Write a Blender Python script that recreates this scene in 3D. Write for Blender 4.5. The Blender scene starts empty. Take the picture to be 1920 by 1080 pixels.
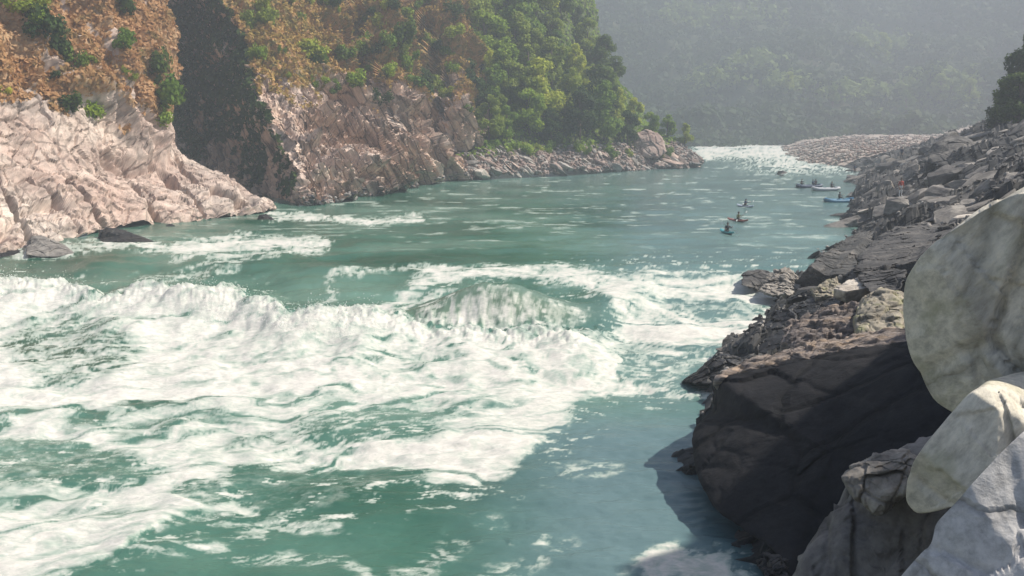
import bpy, math, random
import numpy as np
from mathutils import Vector, Matrix
random.seed(5)
SC = bpy.context.scene
COL = SC.collection
R = math.radians

# ------------------------------------------------------------------ camera, sky, sun, exposure
F = 1700.0; W0, H0 = 1920.0, 1080.0; CAMZ = 11.0
PITCH = math.atan(320.0 / F)
cam = bpy.data.cameras.new("camera"); camo = bpy.data.objects.new("camera", cam); COL.objects.link(camo)
camo.location = (0, 0, CAMZ); camo.rotation_euler = (math.pi/2 - PITCH, 0, 0)
cam.sensor_width = 36.0; cam.lens = 36.0 * F / W0; cam.clip_start = 0.1; cam.clip_end = 5000
SC.camera = camo
SUN_AZ, SUN_EL = R(78), R(50)            # azimuth from +Y towards +X
world = bpy.data.worlds.new("World"); SC.world = world; world.use_nodes = True
wn = world.node_tree; bg = wn.nodes["Background"]
sky = wn.nodes.new("ShaderNodeTexSky"); sky.sky_type = 'NISHITA'; sky.sun_disc = False
sky.sun_elevation = SUN_EL; sky.sun_rotation = SUN_AZ; sky.air_density = 1.0; sky.dust_density = 2.0
wn.links.new(sky.outputs[0], bg.inputs[0]); bg.inputs[1].default_value = 0.085
sl = bpy.data.lights.new("sun", 'SUN'); sl.energy = 4.3; sl.angle = R(0.6); sl.color = (1.0, 0.92, 0.80)
slo = bpy.data.objects.new("sun", sl); COL.objects.link(slo)
sdir = Vector((math.sin(SUN_AZ)*math.cos(SUN_EL), math.cos(SUN_AZ)*math.cos(SUN_EL), math.sin(SUN_EL)))
slo.rotation_euler = sdir.to_track_quat('Z', 'Y').to_euler()
SC.view_settings.view_transform = 'Standard'; SC.view_settings.look = 'None'
SC.view_settings.exposure = 0.76; SC.view_settings.gamma = 1.0
SC.render.engine = 'CYCLES'
SC.cycles.use_denoising = True
SC.cycles.max_bounces = 6; SC.cycles.volume_bounces = 1; SC.cycles.transparent_max_bounces = 4
SC.cycles.caustics_reflective = False; SC.cycles.caustics_refractive = False

# ------------------------------------------------------------------ picture <-> place helpers
cp, sp = math.cos(PITCH), math.sin(PITCH)
def ray(px, py):
    u = (px - W0/2)/F; v = (H0/2 - py)/F
    return np.array([u, cp + v*sp, -sp + v*cp])
def atY(px, py, Y):
    d = ray(px, py); return np.array([0, 0, CAMZ]) + d*(Y/d[1])
def atZ(px, py, z=0.0):
    d = ray(px, py); return np.array([0, 0, CAMZ]) + d*((z-CAMZ)/d[2])
def pix(P):
    P = np.asarray(P, float); X, Y, Z = P[..., 0], P[..., 1], P[..., 2]-CAMZ
    f = Y*cp - Z*sp; u = Y*sp + Z*cp
    return W0/2 + F*X/f, H0/2 - F*u/f

# ------------------------------------------------------------------ noise
def _h(ix, iy, iz, seed):
    with np.errstate(over='ignore'):
        h = (ix.astype(np.int64)*374761393 + iy.astype(np.int64)*668265263 + iz.astype(np.int64)*2147483647*3 + seed*974634777) & 0xFFFFFFFF
        h = ((h ^ (h >> 13))*1274126177) & 0xFFFFFFFF
        h = ((h ^ (h >> 16))*2246822519) & 0xFFFFFFFF
        h = h ^ (h >> 15)
    return h
def gn3(p, seed=0):
    i = np.floor(p).astype(np.int64); f = (p - i).astype(np.float32)
    w = f*f*f*(f*(f*6-15)+10)
    out = 0
    for dx in (0, 1):
        wx = w[:, 0] if dx else 1-w[:, 0]
        for dy in (0, 1):
            wy = w[:, 1] if dy else 1-w[:, 1]
            for dz in (0, 1):
                wz = w[:, 2] if dz else 1-w[:, 2]
                h = _h(i[:, 0]+dx, i[:, 1]+dy, i[:, 2]+dz, seed)
                gx = ((h & 1023)/511.5-1).astype(np.float32); gy = (((h >> 10) & 1023)/511.5-1).astype(np.float32); gz = (((h >> 20) & 1023)/511.5-1).astype(np.float32)
                out = out + wx*wy*wz*(gx*(f[:, 0]-dx)+gy*(f[:, 1]-dy)+gz*(f[:, 2]-dz))
    return out*1.3
def fbm(p, o=4, seed=0, gain=0.5, lac=2.03):
    a, s, q = 1.0, 0.0, np.asarray(p, float)
    for k in range(o):
        s = s + a*gn3(q, seed+k*17); q = q*lac + 13.7; a *= gain
    return s
def ridged(p, o=4, seed=0, gain=0.5):
    a, s, q = 1.0, 0.0, np.asarray(p, float)
    for k in range(o):
        s = s + a*(1-np.abs(gn3(q, seed+k*17))*2); q = q*2.07+7.1; a *= gain
    return s
def gn2(x, y, seed=0, z=0.0):
    return gn3(np.stack([x, y, np.full_like(x, z+0.37)], 1), seed)
def fbm2(x, y, o=4, seed=0, gain=0.5):
    return fbm(np.stack([x, y, np.full_like(x, 0.37)], 1), o, seed, gain)
def facets(p, seed=0, tilt=0.5):
    """blocky rock relief: every cell of a jittered lattice is its own tilted plane"""
    i = np.floor(p).astype(np.int64); best = np.full(len(p), 1e9); sec = np.full(len(p), 1e9); val = np.zeros(len(p))
    for dx in (-1, 0, 1):
        for dy in (-1, 0, 1):
            for dz in (-1, 0, 1):
                c = i + np.array([dx, dy, dz]); h = _h(c[:, 0], c[:, 1], c[:, 2], seed)
                j = np.stack([(h & 1023)/1023., ((h >> 10) & 1023)/1023., ((h >> 20) & 1023)/1023.], 1)
                r = p - (c+j); d = (r*r).sum(1)
                h2 = _h(c[:, 0], c[:, 1], c[:, 2], seed+99)
                g = np.stack([(h2 & 1023)/511.5-1, ((h2 >> 10) & 1023)/511.5-1, ((h2 >> 20) & 1023)/511.5-1], 1)
                v = ((h2 >> 5) & 1023)/1023. - .5 + tilt*(r*g).sum(1)
                m = d < best
                sec = np.where(m, best, np.minimum(sec, d)); val = np.where(m, v, val); best = np.where(m, d, best)
    return val, np.sqrt(sec)-np.sqrt(best)
def smooth(a, b, x):
    t = np.clip((x-a)/(b-a), 0, 1); return t*t*(3-2*t)
rng = np.random.default_rng(11)

# ------------------------------------------------------------------ mesh helpers
def mk(name, V, Fc, mats, parent=None, smooth_sh=True, mi=None, loc=None, attrs=None, link=True):
    V = np.asarray(V, np.float32)
    if loc is not None: V = V - np.asarray(loc, np.float32)
    me = bpy.data.meshes.new(name)
    if isinstance(Fc, np.ndarray):
        n, k = Fc.shape
        me.vertices.add(len(V)); me.vertices.foreach_set("co", V.ravel())
        me.loops.add(n*k); me.loops.foreach_set("vertex_index", Fc.astype(np.int32).ravel())
        me.polygons.add(n); me.polygons.foreach_set("loop_start", np.arange(0, n*k, k, dtype=np.int32))
        me.polygons.foreach_set("loop_total", np.full(n, k, np.int32))
    else:
        me.from_pydata([tuple(map(float, v)) for v in V], [], [tuple(map(int, f)) for f in Fc])
    if not isinstance(mats, (list, tuple)): mats = [mats]
    for m in mats: me.materials.append(m)
    if mi is not None: me.polygons.foreach_set("material_index", np.asarray(mi, np.int32))
    me.update(calc_edges=True); me.validate()
    me.polygons.foreach_set("use_smooth", np.full(len(me.polygons), bool(smooth_sh)))
    for k_, a in (attrs or {}).items():
        at = me.attributes.new(k_, 'FLOAT', 'POINT'); at.data.foreach_set("value", np.asarray(a, np.float32))
    if not link: return me
    o = bpy.data.objects.new(name, me); COL.objects.link(o)
    if loc is not None: o.location = loc
    if parent: o.parent = parent
    return o
def tag(o, label=None, cat=None, group=None, kind=None):
    if label: o["label"] = label
    if cat: o["category"] = cat
    if group: o["group"] = group
    if kind: o["kind"] = kind
    return o
def empty(name, loc, rz=0.0):
    o = bpy.data.objects.new(name, None); COL.objects.link(o); o.location = loc; o.rotation_euler = (0, 0, rz); o.empty_display_size = .2
    return o
def copy_tree(o, parent=None):
    c = o.copy(); COL.objects.link(c); c.parent = parent
    for ch in list(o.children): copy_tree(ch, c)
    return c
def gridfaces(nu, nv, wrap=False):
    a = np.arange(nu*nv).reshape(nu, nv)
    if wrap: a = np.concatenate([a, a[:1]], 0)
    return np.stack([a[:-1, :-1], a[1:, :-1], a[1:, 1:], a[:-1, 1:]], -1).reshape(-1, 4)
def cat_rom(P, t):
    n = len(P); k = np.clip(np.floor(t).astype(int), 0, n-2); f = (t-k)
    g = lambda i: P[np.clip(i, 0, n-1)]
    sh = (-1,)+(1,)*(P.ndim-1); f = f.reshape(sh)
    p0, p1, p2, p3 = g(k-1), g(k), g(k+1), g(k+2)
    return .5*((2*p1)+(-p0+p2)*f+(2*p0-5*p1+4*p2-p3)*f*f+(-p0+3*p1-3*p2+p3)*f**3)
def loft_grid(cols, nu, nv, usharp=0.0):
    C = np.array([[atY(*p) for p in c] for c in cols])
    def par(L, n):
        L = np.maximum(L, .3); s = np.concatenate([[0], np.cumsum(L)]); x = np.linspace(0, s[-1], n)
        return np.interp(x, s, np.arange(len(s)))
    tu = par(np.linalg.norm(np.diff(C, axis=0), axis=2).mean(1), nu)
    tv = par(np.linalg.norm(np.diff(C, axis=1), axis=2).mean(0), nv)
    A = cat_rom(C, tu); B = cat_rom(A.transpose(1, 0, 2), tv).transpose(1, 0, 2)
    return B
def gnormals(G):
    du = np.gradient(G, axis=0); dv = np.gradient(G, axis=1); n = np.cross(du, dv)
    n /= np.linalg.norm(n, axis=2, keepdims=True)+1e-9
    c = (G*n).sum(2).mean() - CAMZ*n[..., 2].mean()
    if c > 0: n = -n
    return n
def tube(pts, rad, seg=8, cap=True, closed=False):
    pts = np.asarray(pts, float); n = len(pts); rad = np.broadcast_to(np.asarray(rad, float), (n,))
    V = []
    if closed: T = np.roll(pts, -1, 0)-np.roll(pts, 1, 0)
    else: T = np.gradient(pts, axis=0)
    up = np.array([0, 0, 1.])
    if abs(T[0] @ up) > .9*np.linalg.norm(T[0]): up = np.array([1., 0, 0])
    for i in range(n):
        t = T[i]/(np.linalg.norm(T[i])+1e-9); a = np.cross(up, t); a /= np.linalg.norm(a)+1e-9; b = np.cross(t, a)
        for k in range(seg):
            th = 2*math.pi*k/seg; V.append(pts[i]+rad[i]*(a*math.cos(th)+b*math.sin(th)))
    Fs = []
    for i in range(n if closed else n-1):
        j = (i+1) % n
        for k in range(seg):
            l = (k+1) % seg; Fs.append((i*seg+k, i*seg+l, j*seg+l, j*seg+k))
    if cap and not closed:
        Fs.append(tuple(range(seg))[::-1]); Fs.append(tuple((n-1)*seg+k for k in range(seg)))
    return V, Fs
def join(parts):
    V, Fs, mi, o = [], [], [], 0
    for p in parts:
        v, f = p[0], p[1]; m = p[2] if len(p) > 2 else 0
        V += list(v); Fs += [tuple(i+o for i in q) for q in f]; mi += [m]*len(f); o += len(v)
    return V, Fs, mi
def ico(n=2):
    import bmesh
    bm = bmesh.new(); bmesh.ops.create_icosphere(bm, subdivisions=n, radius=1)
    V = np.array([v.co[:] for v in bm.verts]); Fs = np.array([[v.index for v in f.verts] for f in bm.faces]); bm.free()
    return V, Fs

# ------------------------------------------------------------------ materials
def nodes_of(name):
    m = bpy.data.materials.new(name); m.use_nodes = True; nt = m.node_tree
    return m, nt, nt.nodes["Principled BSDF"]
def N(nt, t, **kw):
    n = nt.nodes.new(t)
    for k, v in kw.items():
        if k in n.inputs: n.inputs[k].default_value = v
        else: setattr(n, k, v)
    return n
def ramp(nt, stops, fac):
    r = nt.nodes.new("ShaderNodeValToRGB"); e = r.color_ramp.elements
    while len(e) < len(stops): e.new(.5)
    for el, (p, c) in zip(e, stops):
        el.position = p; el.color = (*c, 1) if len(c) == 3 else c
    nt.links.new(fac, r.inputs[0]); return r
def mixc(nt, fac, a, b, blend='MIX'):
    m = nt.nodes.new("ShaderNodeMix"); m.data_type = 'RGBA'; m.blend_type = blend
    for s, v in ((0, fac), (6, a), (7, b)):
        if hasattr(v, 'is_linked') or hasattr(v, 'links'): nt.links.new(v, m.inputs[s])
        elif s == 0: m.inputs[0].default_value = v
        else: m.inputs[s].default_value = (*v, 1)
    return m.outputs[2]
def math_(nt, op, a, b=None, c=None):
    m = nt.nodes.new("ShaderNodeMath"); m.operation = op
    for i, v in enumerate((a, b, c)):
        if v is None: continue
        if hasattr(v, 'links'): nt.links.new(v, m.inputs[i])
        else: m.inputs[i].default_value = v
    return m.outputs[0]
def coords(nt, scale=(1, 1, 1), rot=(0, 0, 0), src='Object'):
    tc = nt.nodes.new("ShaderNodeTexCoord"); mp = nt.nodes.new("ShaderNodeMapping")
    mp.inputs['Scale'].default_value = scale; mp.inputs['Rotation'].default_value = rot
    nt.links.new(tc.outputs[src], mp.inputs[0]); return mp.outputs[0]
def coords_dir(nt, a, b, size):
    a = Vector(a).normalized(); b = Vector(b); b = (b-a*a.dot(b)).normalized(); c = a.cross(b)
    tc = nt.nodes.new("ShaderNodeTexCoord"); mp = nt.nodes.new("ShaderNodeMapping"); mp.vector_type = 'TEXTURE'
    mp.inputs['Rotation'].default_value = Matrix((a, b, c)).transposed().to_euler(); mp.inputs['Scale'].default_value = size
    nt.links.new(tc.outputs['Object'], mp.inputs[0]); return mp.outputs[0]
def noise(nt, vec, scale, detail=6, rough=.6, dist=0.0):
    n = N(nt, "ShaderNodeTexNoise", Scale=scale, Detail=detail, Roughness=rough, Distortion=dist)
    nt.links.new(vec, n.inputs['Vector']); return n.outputs[0]
def rock_mat(name, c1, c2, c3, scale=.35, band=(1, 1, 1), rot=(0, 0, 0), bump=.25, bdist=.15, veg=None, lichen=None, rough=.85, spec=.25, crack=0.0, cscale=1.0, wet=False, fine=6.0, objrand=True, bed=None, big=None):
    m, nt, b = nodes_of(name)
    v = coords_dir(nt, *bed) if bed else coords(nt, band, rot)
    if objrand:
        oi = nt.nodes.new("ShaderNodeObjectInfo"); ad = nt.nodes.new("ShaderNodeVectorMath"); ad.operation = 'ADD'
        sc = math_(nt, 'MULTIPLY', oi.outputs['Random'], 50.0); nt.links.new(v, ad.inputs[0]); nt.links.new(sc, ad.inputs[1]); v = ad.outputs[0]
    n1 = noise(nt, v, scale, 9, .65, .6)
    base = ramp(nt, [(.32, c1), (.5, c2), (.68, c3)], n1).outputs[0]
    if big: base = mixc(nt, ramp(nt, [(.4, (0, 0, 0)), (.6, (1, 1, 1))], noise(nt, coords(nt), .07, 5, .6)).outputs[0], base, mixc(nt, 1.0, base, big, 'MULTIPLY'))
    n2 = noise(nt, v, scale*fine, 6, .7)
    spk = ramp(nt, [(.3, (.6, .6, .6)), (.55, (1, 1, 1)), (.8, (1.25, 1.22, 1.18))], n2).outputs[0]
    base = mixc(nt, 1.0, base, spk, 'MULTIPLY')
    if objrand:
        tone = ramp(nt, [(0, (.72, .72, .74)), (1, (1.2, 1.17, 1.12))], oi.outputs['Random']).outputs[0]
        base = mixc(nt, 1.0, base, tone, 'MULTIPLY')
    hgt = math_(nt, 'ADD', math_(nt, 'MULTIPLY', n2, .5), n1)
    if crack:
        vo = N(nt, "ShaderNodeTexVoronoi", Scale=cscale); vo.feature = 'DISTANCE_TO_EDGE'
        wv = nt.nodes.new("ShaderNodeVectorMath"); wv.operation = 'MULTIPLY_ADD'
        nn = N(nt, "ShaderNodeTexNoise", Scale=scale*3, Detail=4.0); nt.links.new(v, nn.inputs['Vector'])
        nt.links.new(nn.outputs[1], wv.inputs[0]); wv.inputs[1].default_value = (.5, .5, .5); nt.links.new(v, wv.inputs[2])
        nt.links.new(wv.outputs[0], vo.inputs['Vector'])
        cr = ramp(nt, [(0, (0, 0, 0)), (.06, (1, 1, 1))], vo.outputs[0]).outputs[0]
        dk = mixc(nt, crack, (1, 1, 1), cr, 'MIX')
        base = mixc(nt, 1.0, base, dk, 'MULTIPLY')
        hgt = math_(nt, 'ADD', hgt, math_(nt, 'MULTIPLY', cr, .8))
    if lichen:
        nl = noise(nt, v, scale*1.7, 5, .6); f = ramp(nt, [(.52, (0, 0, 0)), (.66, (1, 1, 1))], nl).outputs[0]
        base = mixc(nt, math_(nt, 'MULTIPLY', f, .8), base, lichen)
    if veg:
        at = nt.nodes.new("ShaderNodeAttribute"); at.attribute_name = 'veg'
        vn = noise(nt, coords(nt), .8, 8, .7); vc = ramp(nt, [(.25, veg[0]), (.42, veg[1]), (.55, veg[2]), (.75, veg[3])], vn).outputs[0]
        f = math_(nt, 'ADD', at.outputs['Fac'], math_(nt, 'MULTIPLY_ADD', noise(nt, coords(nt), 1.7, 6, .75), 1.1, -.55))
        f = ramp(nt, [(.42, (0, 0, 0)), (.58, (1, 1, 1))], f).outputs[0]
        base = mixc(nt, f, base, vc)
    nt.links.new(base, b.inputs['Base Color'])
    b.inputs['Roughness'].default_value = rough; b.inputs['Specular IOR Level'].default_value = spec
    if bump:
        bp = N(nt, "ShaderNodeBump", Strength=bump, Distance=bdist); nt.links.new(hgt, bp.inputs['Height']); nt.links.new(bp.outputs[0], b.inputs['Normal'])
    return m
def leaf_mat(name, cols, scale=.6, trans=.35, rand=True):
    m, nt, b = nodes_of(name)
    gi = nt.nodes.new("ShaderNodeNewGeometry"); mp = nt.nodes.new("ShaderNodeMapping"); nt.links.new(gi.outputs['Position'], mp.inputs[0])
    n1 = noise(nt, mp.outputs[0], scale, 5, .7)
    c = ramp(nt, [(.3, cols[0]), (.5, cols[1]), (.7, cols[2])], n1).outputs[0]
    if rand:
        oi = nt.nodes.new("ShaderNodeObjectInfo")
        t = ramp(nt, [(0, (.7, .75, .75)), (.5, (1, 1, 1)), (1, (1.65, 1.45, 1.0))], oi.outputs['Random']).outputs[0]
        c = mixc(nt, 1.0, c, t, 'MULTIPLY')
    nt.links.new(c, b.inputs['Base Color']); b.inputs['Roughness'].default_value = .7; b.inputs['Specular IOR Level'].default_value = .15
    tr = nt.nodes.new("ShaderNodeBsdfTranslucent"); nt.links.new(c, tr.inputs[0])
    mx = nt.nodes.new("ShaderNodeMixShader"); mx.inputs[0].default_value = trans
    nt.links.new(b.outputs[0], mx.inputs[1]); nt.links.new(tr.outputs[0], mx.inputs[2])
    nt.links.new(mx.outputs[0], nt.nodes["Material Output"].inputs[0])
    return m
def plain(name, c, rough=.5, var=.15, scale=8.0, spec=.5):
    m, nt, b = nodes_of(name)
    n1 = noise(nt, coords(nt), scale, 4, .6)
    lo = tuple(x*(1-var) for x in c); hi = tuple(min(1, x*(1+var)) for x in c)
    nt.links.new(ramp(nt, [(.3, lo), (.7, hi)], n1).outputs[0], b.inputs['Base Color'])
    b.inputs['Roughness'].default_value = rough; b.inputs['Specular IOR Level'].default_value = spec
    return m
VEG1 = [(.13, .08, .04), (.38, .22, .12), (.50, .34, .20), (.22, .20, .08)]
VEG2 = [(.06, .07, .03), (.20, .17, .06), (.42, .23, .10), (.50, .33, .17)]
VEG3 = [(.03, .05, .02), (.06, .09, .03), (.10, .12, .04), (.16, .13, .06)]
M = {}
M['slab'] = rock_mat('pale_pink_rock', (.335, .275, .24), (.51, .43, .375), (.67, .59, .515), .35, bump=.7, bdist=.2, veg=VEG1, crack=.35, cscale=.45, bed=((.62, .45, .62), (-.2, .9, -.35), (5, 1.2, 1.2)), big=(.95, .84, .81), objrand=False)
M['cliff'] = rock_mat('brown_rock', (.17, .13, .12), (.58, .45, .38), (.84, .71, .61), .45, bump=.7, bdist=.25, veg=VEG2, crack=.65, cscale=.5, bed=((.42, .25, -.87), (.2, .95, .3), (6, .9, .9)), big=(.92, .80, .70), objrand=False)
M['wood'] = rock_mat('wooded_ground', (.20, .15, .12), (.36, .27, .23), (.48, .40, .34), .3, veg=VEG3, bump=.3, objrand=False)
M['bank'] = rock_mat('dark_bank_rock', (.03, .032, .034), (.075, .075, .075), (.17, .16, .15), .5, bump=.5, bdist=.15, objrand=False, crack=.4, cscale=.6, bed=((.8, .1, .5), (-.3, .9, .1), (3, 1.5, .5)))
M['rock_dark'] = rock_mat('dark_grey_rock', (.04, .04, .043), (.09, .09, .092), (.2, .19, .18), .8, bump=.5, bdist=.12)
M['rock_mid'] = rock_mat('mid_grey_rock', (.13, .125, .12), (.24, .225, .21), (.38, .36, .33), .8, bump=.45, bdist=.1)
M['rock_pale'] = rock_mat('pale_tan_rock', (.30, .275, .25), (.46, .425, .385), (.62, .58, .53), .8, bump=.4, bdist=.1)
M['rock_pink'] = rock_mat('pink_brown_rock', (.22, .15, .13), (.40, .30, .26), (.56, .47, .41), .5, bump=.4, bdist=.15)
M['lichen'] = rock_mat('lichen_rock', (.22, .2, .16), (.36, .33, .27), (.5, .45, .36), .9, bump=.5, bdist=.1, lichen=(.26, .27, .13), crack=.4, cscale=.8)
M['layer'] = rock_mat('layered_rock', (.10, .09, .09), (.30, .26, .24), (.50, .38, .28), .9, (.5, .8, 5), (0, R(12), 0), bump=.7, bdist=.2)
M['wetdark'] = rock_mat('wet_black_rock', (.014, .015, .017), (.026, .026, .028), (.05, .047, .045), .6, bump=.5, bdist=.12, rough=.55, spec=.4)
M['bigdark'] = rock_mat('charcoal_rock', (.012, .013, .016), (.019, .020, .024), (.034, .033, .035), .35, bump=.5, bdist=.2, rough=.85, fine=9, spec=.15, crack=.4, cscale=.3)
M['pale_fg'] = rock_mat('smooth_pale_grey_rock', (.54, .515, .44), (.62, .595, .52), (.70, .67, .59), .8, bump=.8, bdist=.05, crack=.4, cscale=.35, bed=((.6, .3, .7), (0, 1, 0), (2.4, 1, .7)), lichen=(.38, .37, .25), fine=11)
M['pale_fg2'] = rock_mat('blue_grey_boulder_rock', (.46, .46, .46), (.56, .56, .555), (.66, .65, .64), .8, bump=.5, bdist=.06, crack=.35, cscale=1.1, fine=12)
M['grey_fg'] = rock_mat('brown_grey_rock', (.12, .11, .10), (.21, .20, .19), (.31, .295, .28), .7, bump=.4, bdist=.06, fine=9)
M['bar'] = rock_mat('gravel', (.30, .24, .2), (.46, .38, .33), (.62, .55, .48), .8, bump=.4, objrand=False)
M['bed'] = rock_mat('riverbed_rock', (.10, .12, .09), (.16, .17, .13), (.22, .2, .16), .2, objrand=False)
M['hill'] = rock_mat('far_hill_soil', (.04, .06, .03), (.07, .09, .04), (.13, .12, .07), .05, bump=0, objrand=False)
M['bark'] = plain('bark', (.12, .09, .07), .9, .3)
M['leafA'] = leaf_mat('green_leaves', [(.07, .13, .02), (.16, .26, .035), (.28, .36, .06)])
M['leafB'] = leaf_mat('yellow_green_leaves', [(.14, .20, .03), (.28, .35, .05), (.40, .42, .10)])
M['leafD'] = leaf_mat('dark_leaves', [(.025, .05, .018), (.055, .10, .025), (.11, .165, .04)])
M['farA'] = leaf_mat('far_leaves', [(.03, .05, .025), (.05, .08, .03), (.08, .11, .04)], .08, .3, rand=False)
M['farB'] = leaf_mat('far_sunlit_leaves', [(.08, .12, .03), (.16, .22, .05), (.22, .27, .08)], .08, .3, rand=False)
M['dry'] = leaf_mat('dry_grass', [(.15, .14, .05), (.46, .26, .12), (.60, .43, .26)], .22, .3, rand=False)
M['drygreen'] = leaf_mat('dry_green_grass', [(.12, .12, .035), (.40, .28, .08), (.60, .38, .17)], .2, .3, rand=False)

# ------------------------------------------------------------------ ground sheet
g = mk('riverbed', [(-1500, -1000, -6), (1500, -1000, -6), (1500, 2000, -6), (-1500, 2000, -6)], np.array([[0, 1, 2, 3]]), M['bed']); tag(g, kind='structure')

# ------------------------------------------------------------------ river
LOW = -0.9
def seg_dist(qx, qy, pts):
    """distance (px) to polyline and x param"""
    best = np.full(len(qx), 1e9)
    for (ax, ay), (bx, by) in zip(pts[:-1], pts[1:]):
        dx, dy = bx-ax, by-ay; t = np.clip(((qx-ax)*dx+(qy-ay)*dy)/(dx*dx+dy*dy+1e-9), 0, 1)
        d = np.hypot(qx-ax-t*dx, (qy-ay-t*dy)); best = np.minimum(best, d)
    return best
def poly_sd(qx, qy, pts, ys=1.0):
    best = np.full(len(qx), 1e9); inside = np.zeros(len(qx), bool); n = len(pts)
    for i in range(n):
        ax, ay = pts[i]; bx, by = pts[(i+1) % n]
        dx, dy = bx-ax, (by-ay); t = np.clip(((qx-ax)*dx+(qy-ay)*dy*ys*ys)/(dx*dx+dy*dy*ys*ys+1e-9), 0, 1)
        best = np.minimum(best, np.hypot(qx-ax-t*dx, (qy-ay-t*dy)*ys))
        c = (ay > qy) != (by > qy)
        with np.errstate(divide='ignore', invalid='ignore'):
            inside ^= c & (qx < (bx-ax)*(qy-ay)/(by-ay+1e-12)+ax)
    return np.where(inside, best, -best)
CREST = [(-500, 560), (-100, 552), (0, 545), (110, 548), (200, 572), (300, 562), (400, 578), (450, 572), (530, 603), (640, 608), (740, 600), (850, 612), (1000, 622), (1130, 628)]
FOAM = [(-700, 540), (0, 537), (120, 540), (200, 565), (300, 556), (400, 572), (450, 568), (530, 598), (640, 603), (740, 592), (850, 606), (1000, 614), (1120, 622), (1150, 596), (1105, 552), (1130, 530), (1220, 516), (1440, 512), (1500, 560), (1440, 600), (1400, 640), (1300, 640), (1210, 690), (1240, 715), (1090, 735), (1060, 790), (960, 850), (900, 888), (680, 912), (500, 930), (350, 942), (200, 1010), (0, 1070), (-700, 1250)]
POOLS = [(130, 640, 105, 46, .6), (60, 842, 190, 38, .8), (350, 896, 50, 24, .75), (590, 880, 170, 40, .85), (700, 778, 140, 30, .7), (690, 648, 90, 18, .6),
         (1180, 662, 90, 24, .7), (800, 662, 60, 12, .4), (300, 760, 120, 25, .3), (850, 745, 110, 16, .4), (170, 935, 80, 20, .35), (480, 800, 80, 18, .35), (1290, 575, 130, 20, .35), (480, 650, 60, 12, .3), (700, 955, 120, 10, .3), (560, 720, 90, 14, .35)]
STREAKS = [([(640, 606), (720, 572), (800, 535), (870, 522), (1000, 520), (1080, 530), (1140, 560), (1170, 600)], 7, .95), ([(740, 590), (800, 556), (870, 540)], 4, .6),
           ([(800, 520), (1000, 516), (1100, 522), (1160, 540)], 7, .8), ([(600, 560), (640, 520), (700, 515), (840, 516)], 4, .35),
           ([(330, 478), (450, 462), (520, 466), (600, 470)], 9, .95), ([(400, 492), (520, 490)], 5, .6), ([(500, 412), (600, 414), (700, 422), (790, 416)], 4, .8), ([(250, 525), (360, 514), (450, 505)], 5, .5), ([(130, 470), (200, 464), (300, 470)], 7, .7),
           ([(0, 482), (130, 478)], 4, .5), ([(1050, 512), (1090, 520)], 4, .7),
           ([(240, 990), (330, 950), (500, 945), (640, 955)], 8, .30), ([(200, 1020), (420, 1000), (640, 1010), (700, 1040), (740, 1090)], 8, .32), ([(640, 1100), (760, 1050), (860, 1010), (940, 965)], 16, .27), ([(850, 1100), (1000, 1040), (1080, 1000)], 12, .24),
           ([(1240, 1030), (1300, 1035), (1380, 1045)], 20, .72), ([(1180, 1075), (1440, 1080)], 16, .26), ([(1060, 860), (1150, 850)], 8, .28), ([(970, 990), (1040, 985)], 5, .5), ([(1220, 705), (1300, 722), (1340, 730)], 6, .5),
           ([(1240, 690), (1330, 650), (1400, 645)], 6, .55), ([(1330, 990), (1420, 1010), (1480, 1060)], 6, .35)]
def water_fields(X, Y):
    q = np.stack([X, Y, np.zeros_like(X)], -1).reshape(-1, 3)
    # two passes: pixel of the sheet at its local level
    px, py = pix(q + [0, 0, -.4])
    wx = fbm2(q[:, 0]/5, q[:, 1]/5, 4, 1)*F/np.maximum(q[:, 1], 8)*1.0
    wy = fbm2(q[:, 0]/3+40, q[:, 1]/6, 4, 2)*14*np.clip(40/np.maximum(q[:, 1], 8), .15, 2)
    x, y = px + wx*.7, py + wy
    sd = poly_sd(x, y, FOAM, 1.8)
    m = smooth(-14, 30, sd)
    for cx, cy, rx, ry, a in POOLS:
        r = np.hypot((x-cx)/rx, (y-cy)/ry); m = m*(1-min(1, a*1.05)*smooth(1.45, .9, r))
    band = smooth(90, 0, np.abs(y-np.interp(x, [p[0] for p in CREST], [p[1] for p in CREST])-28))*(x < 1150)
    m = np.maximum(m, band*.85*(sd > -5)*(1-.75*smooth(1.3, .7, np.hypot((x-130)/110, (y-640)/50))))
    for pts, w, a in STREAKS:
        d = seg_dist(x, y, pts); m = np.maximum(m, a*smooth(w*3.0, w*.2, d))
    far = smooth(312, 290, py)*smooth(1285, 1320, px)*smooth(1560, 1500, px)
    far = np.maximum(far, .75*smooth(345, 305, py)*smooth(1330, 1480, px)*smooth(1640, 1560, px))
    m = np.maximum(m, far)
    return px, py, x, y, sd, m
def level(py, px):
    line = np.interp(px, [-500, 0, 300, 640, 760, 1130, 1250, 1450, 1600], [545, 540, 560, 600, 560, 585, 530, 515, 510])
    return LOW*smooth(-25, 45, py-line)
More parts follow.
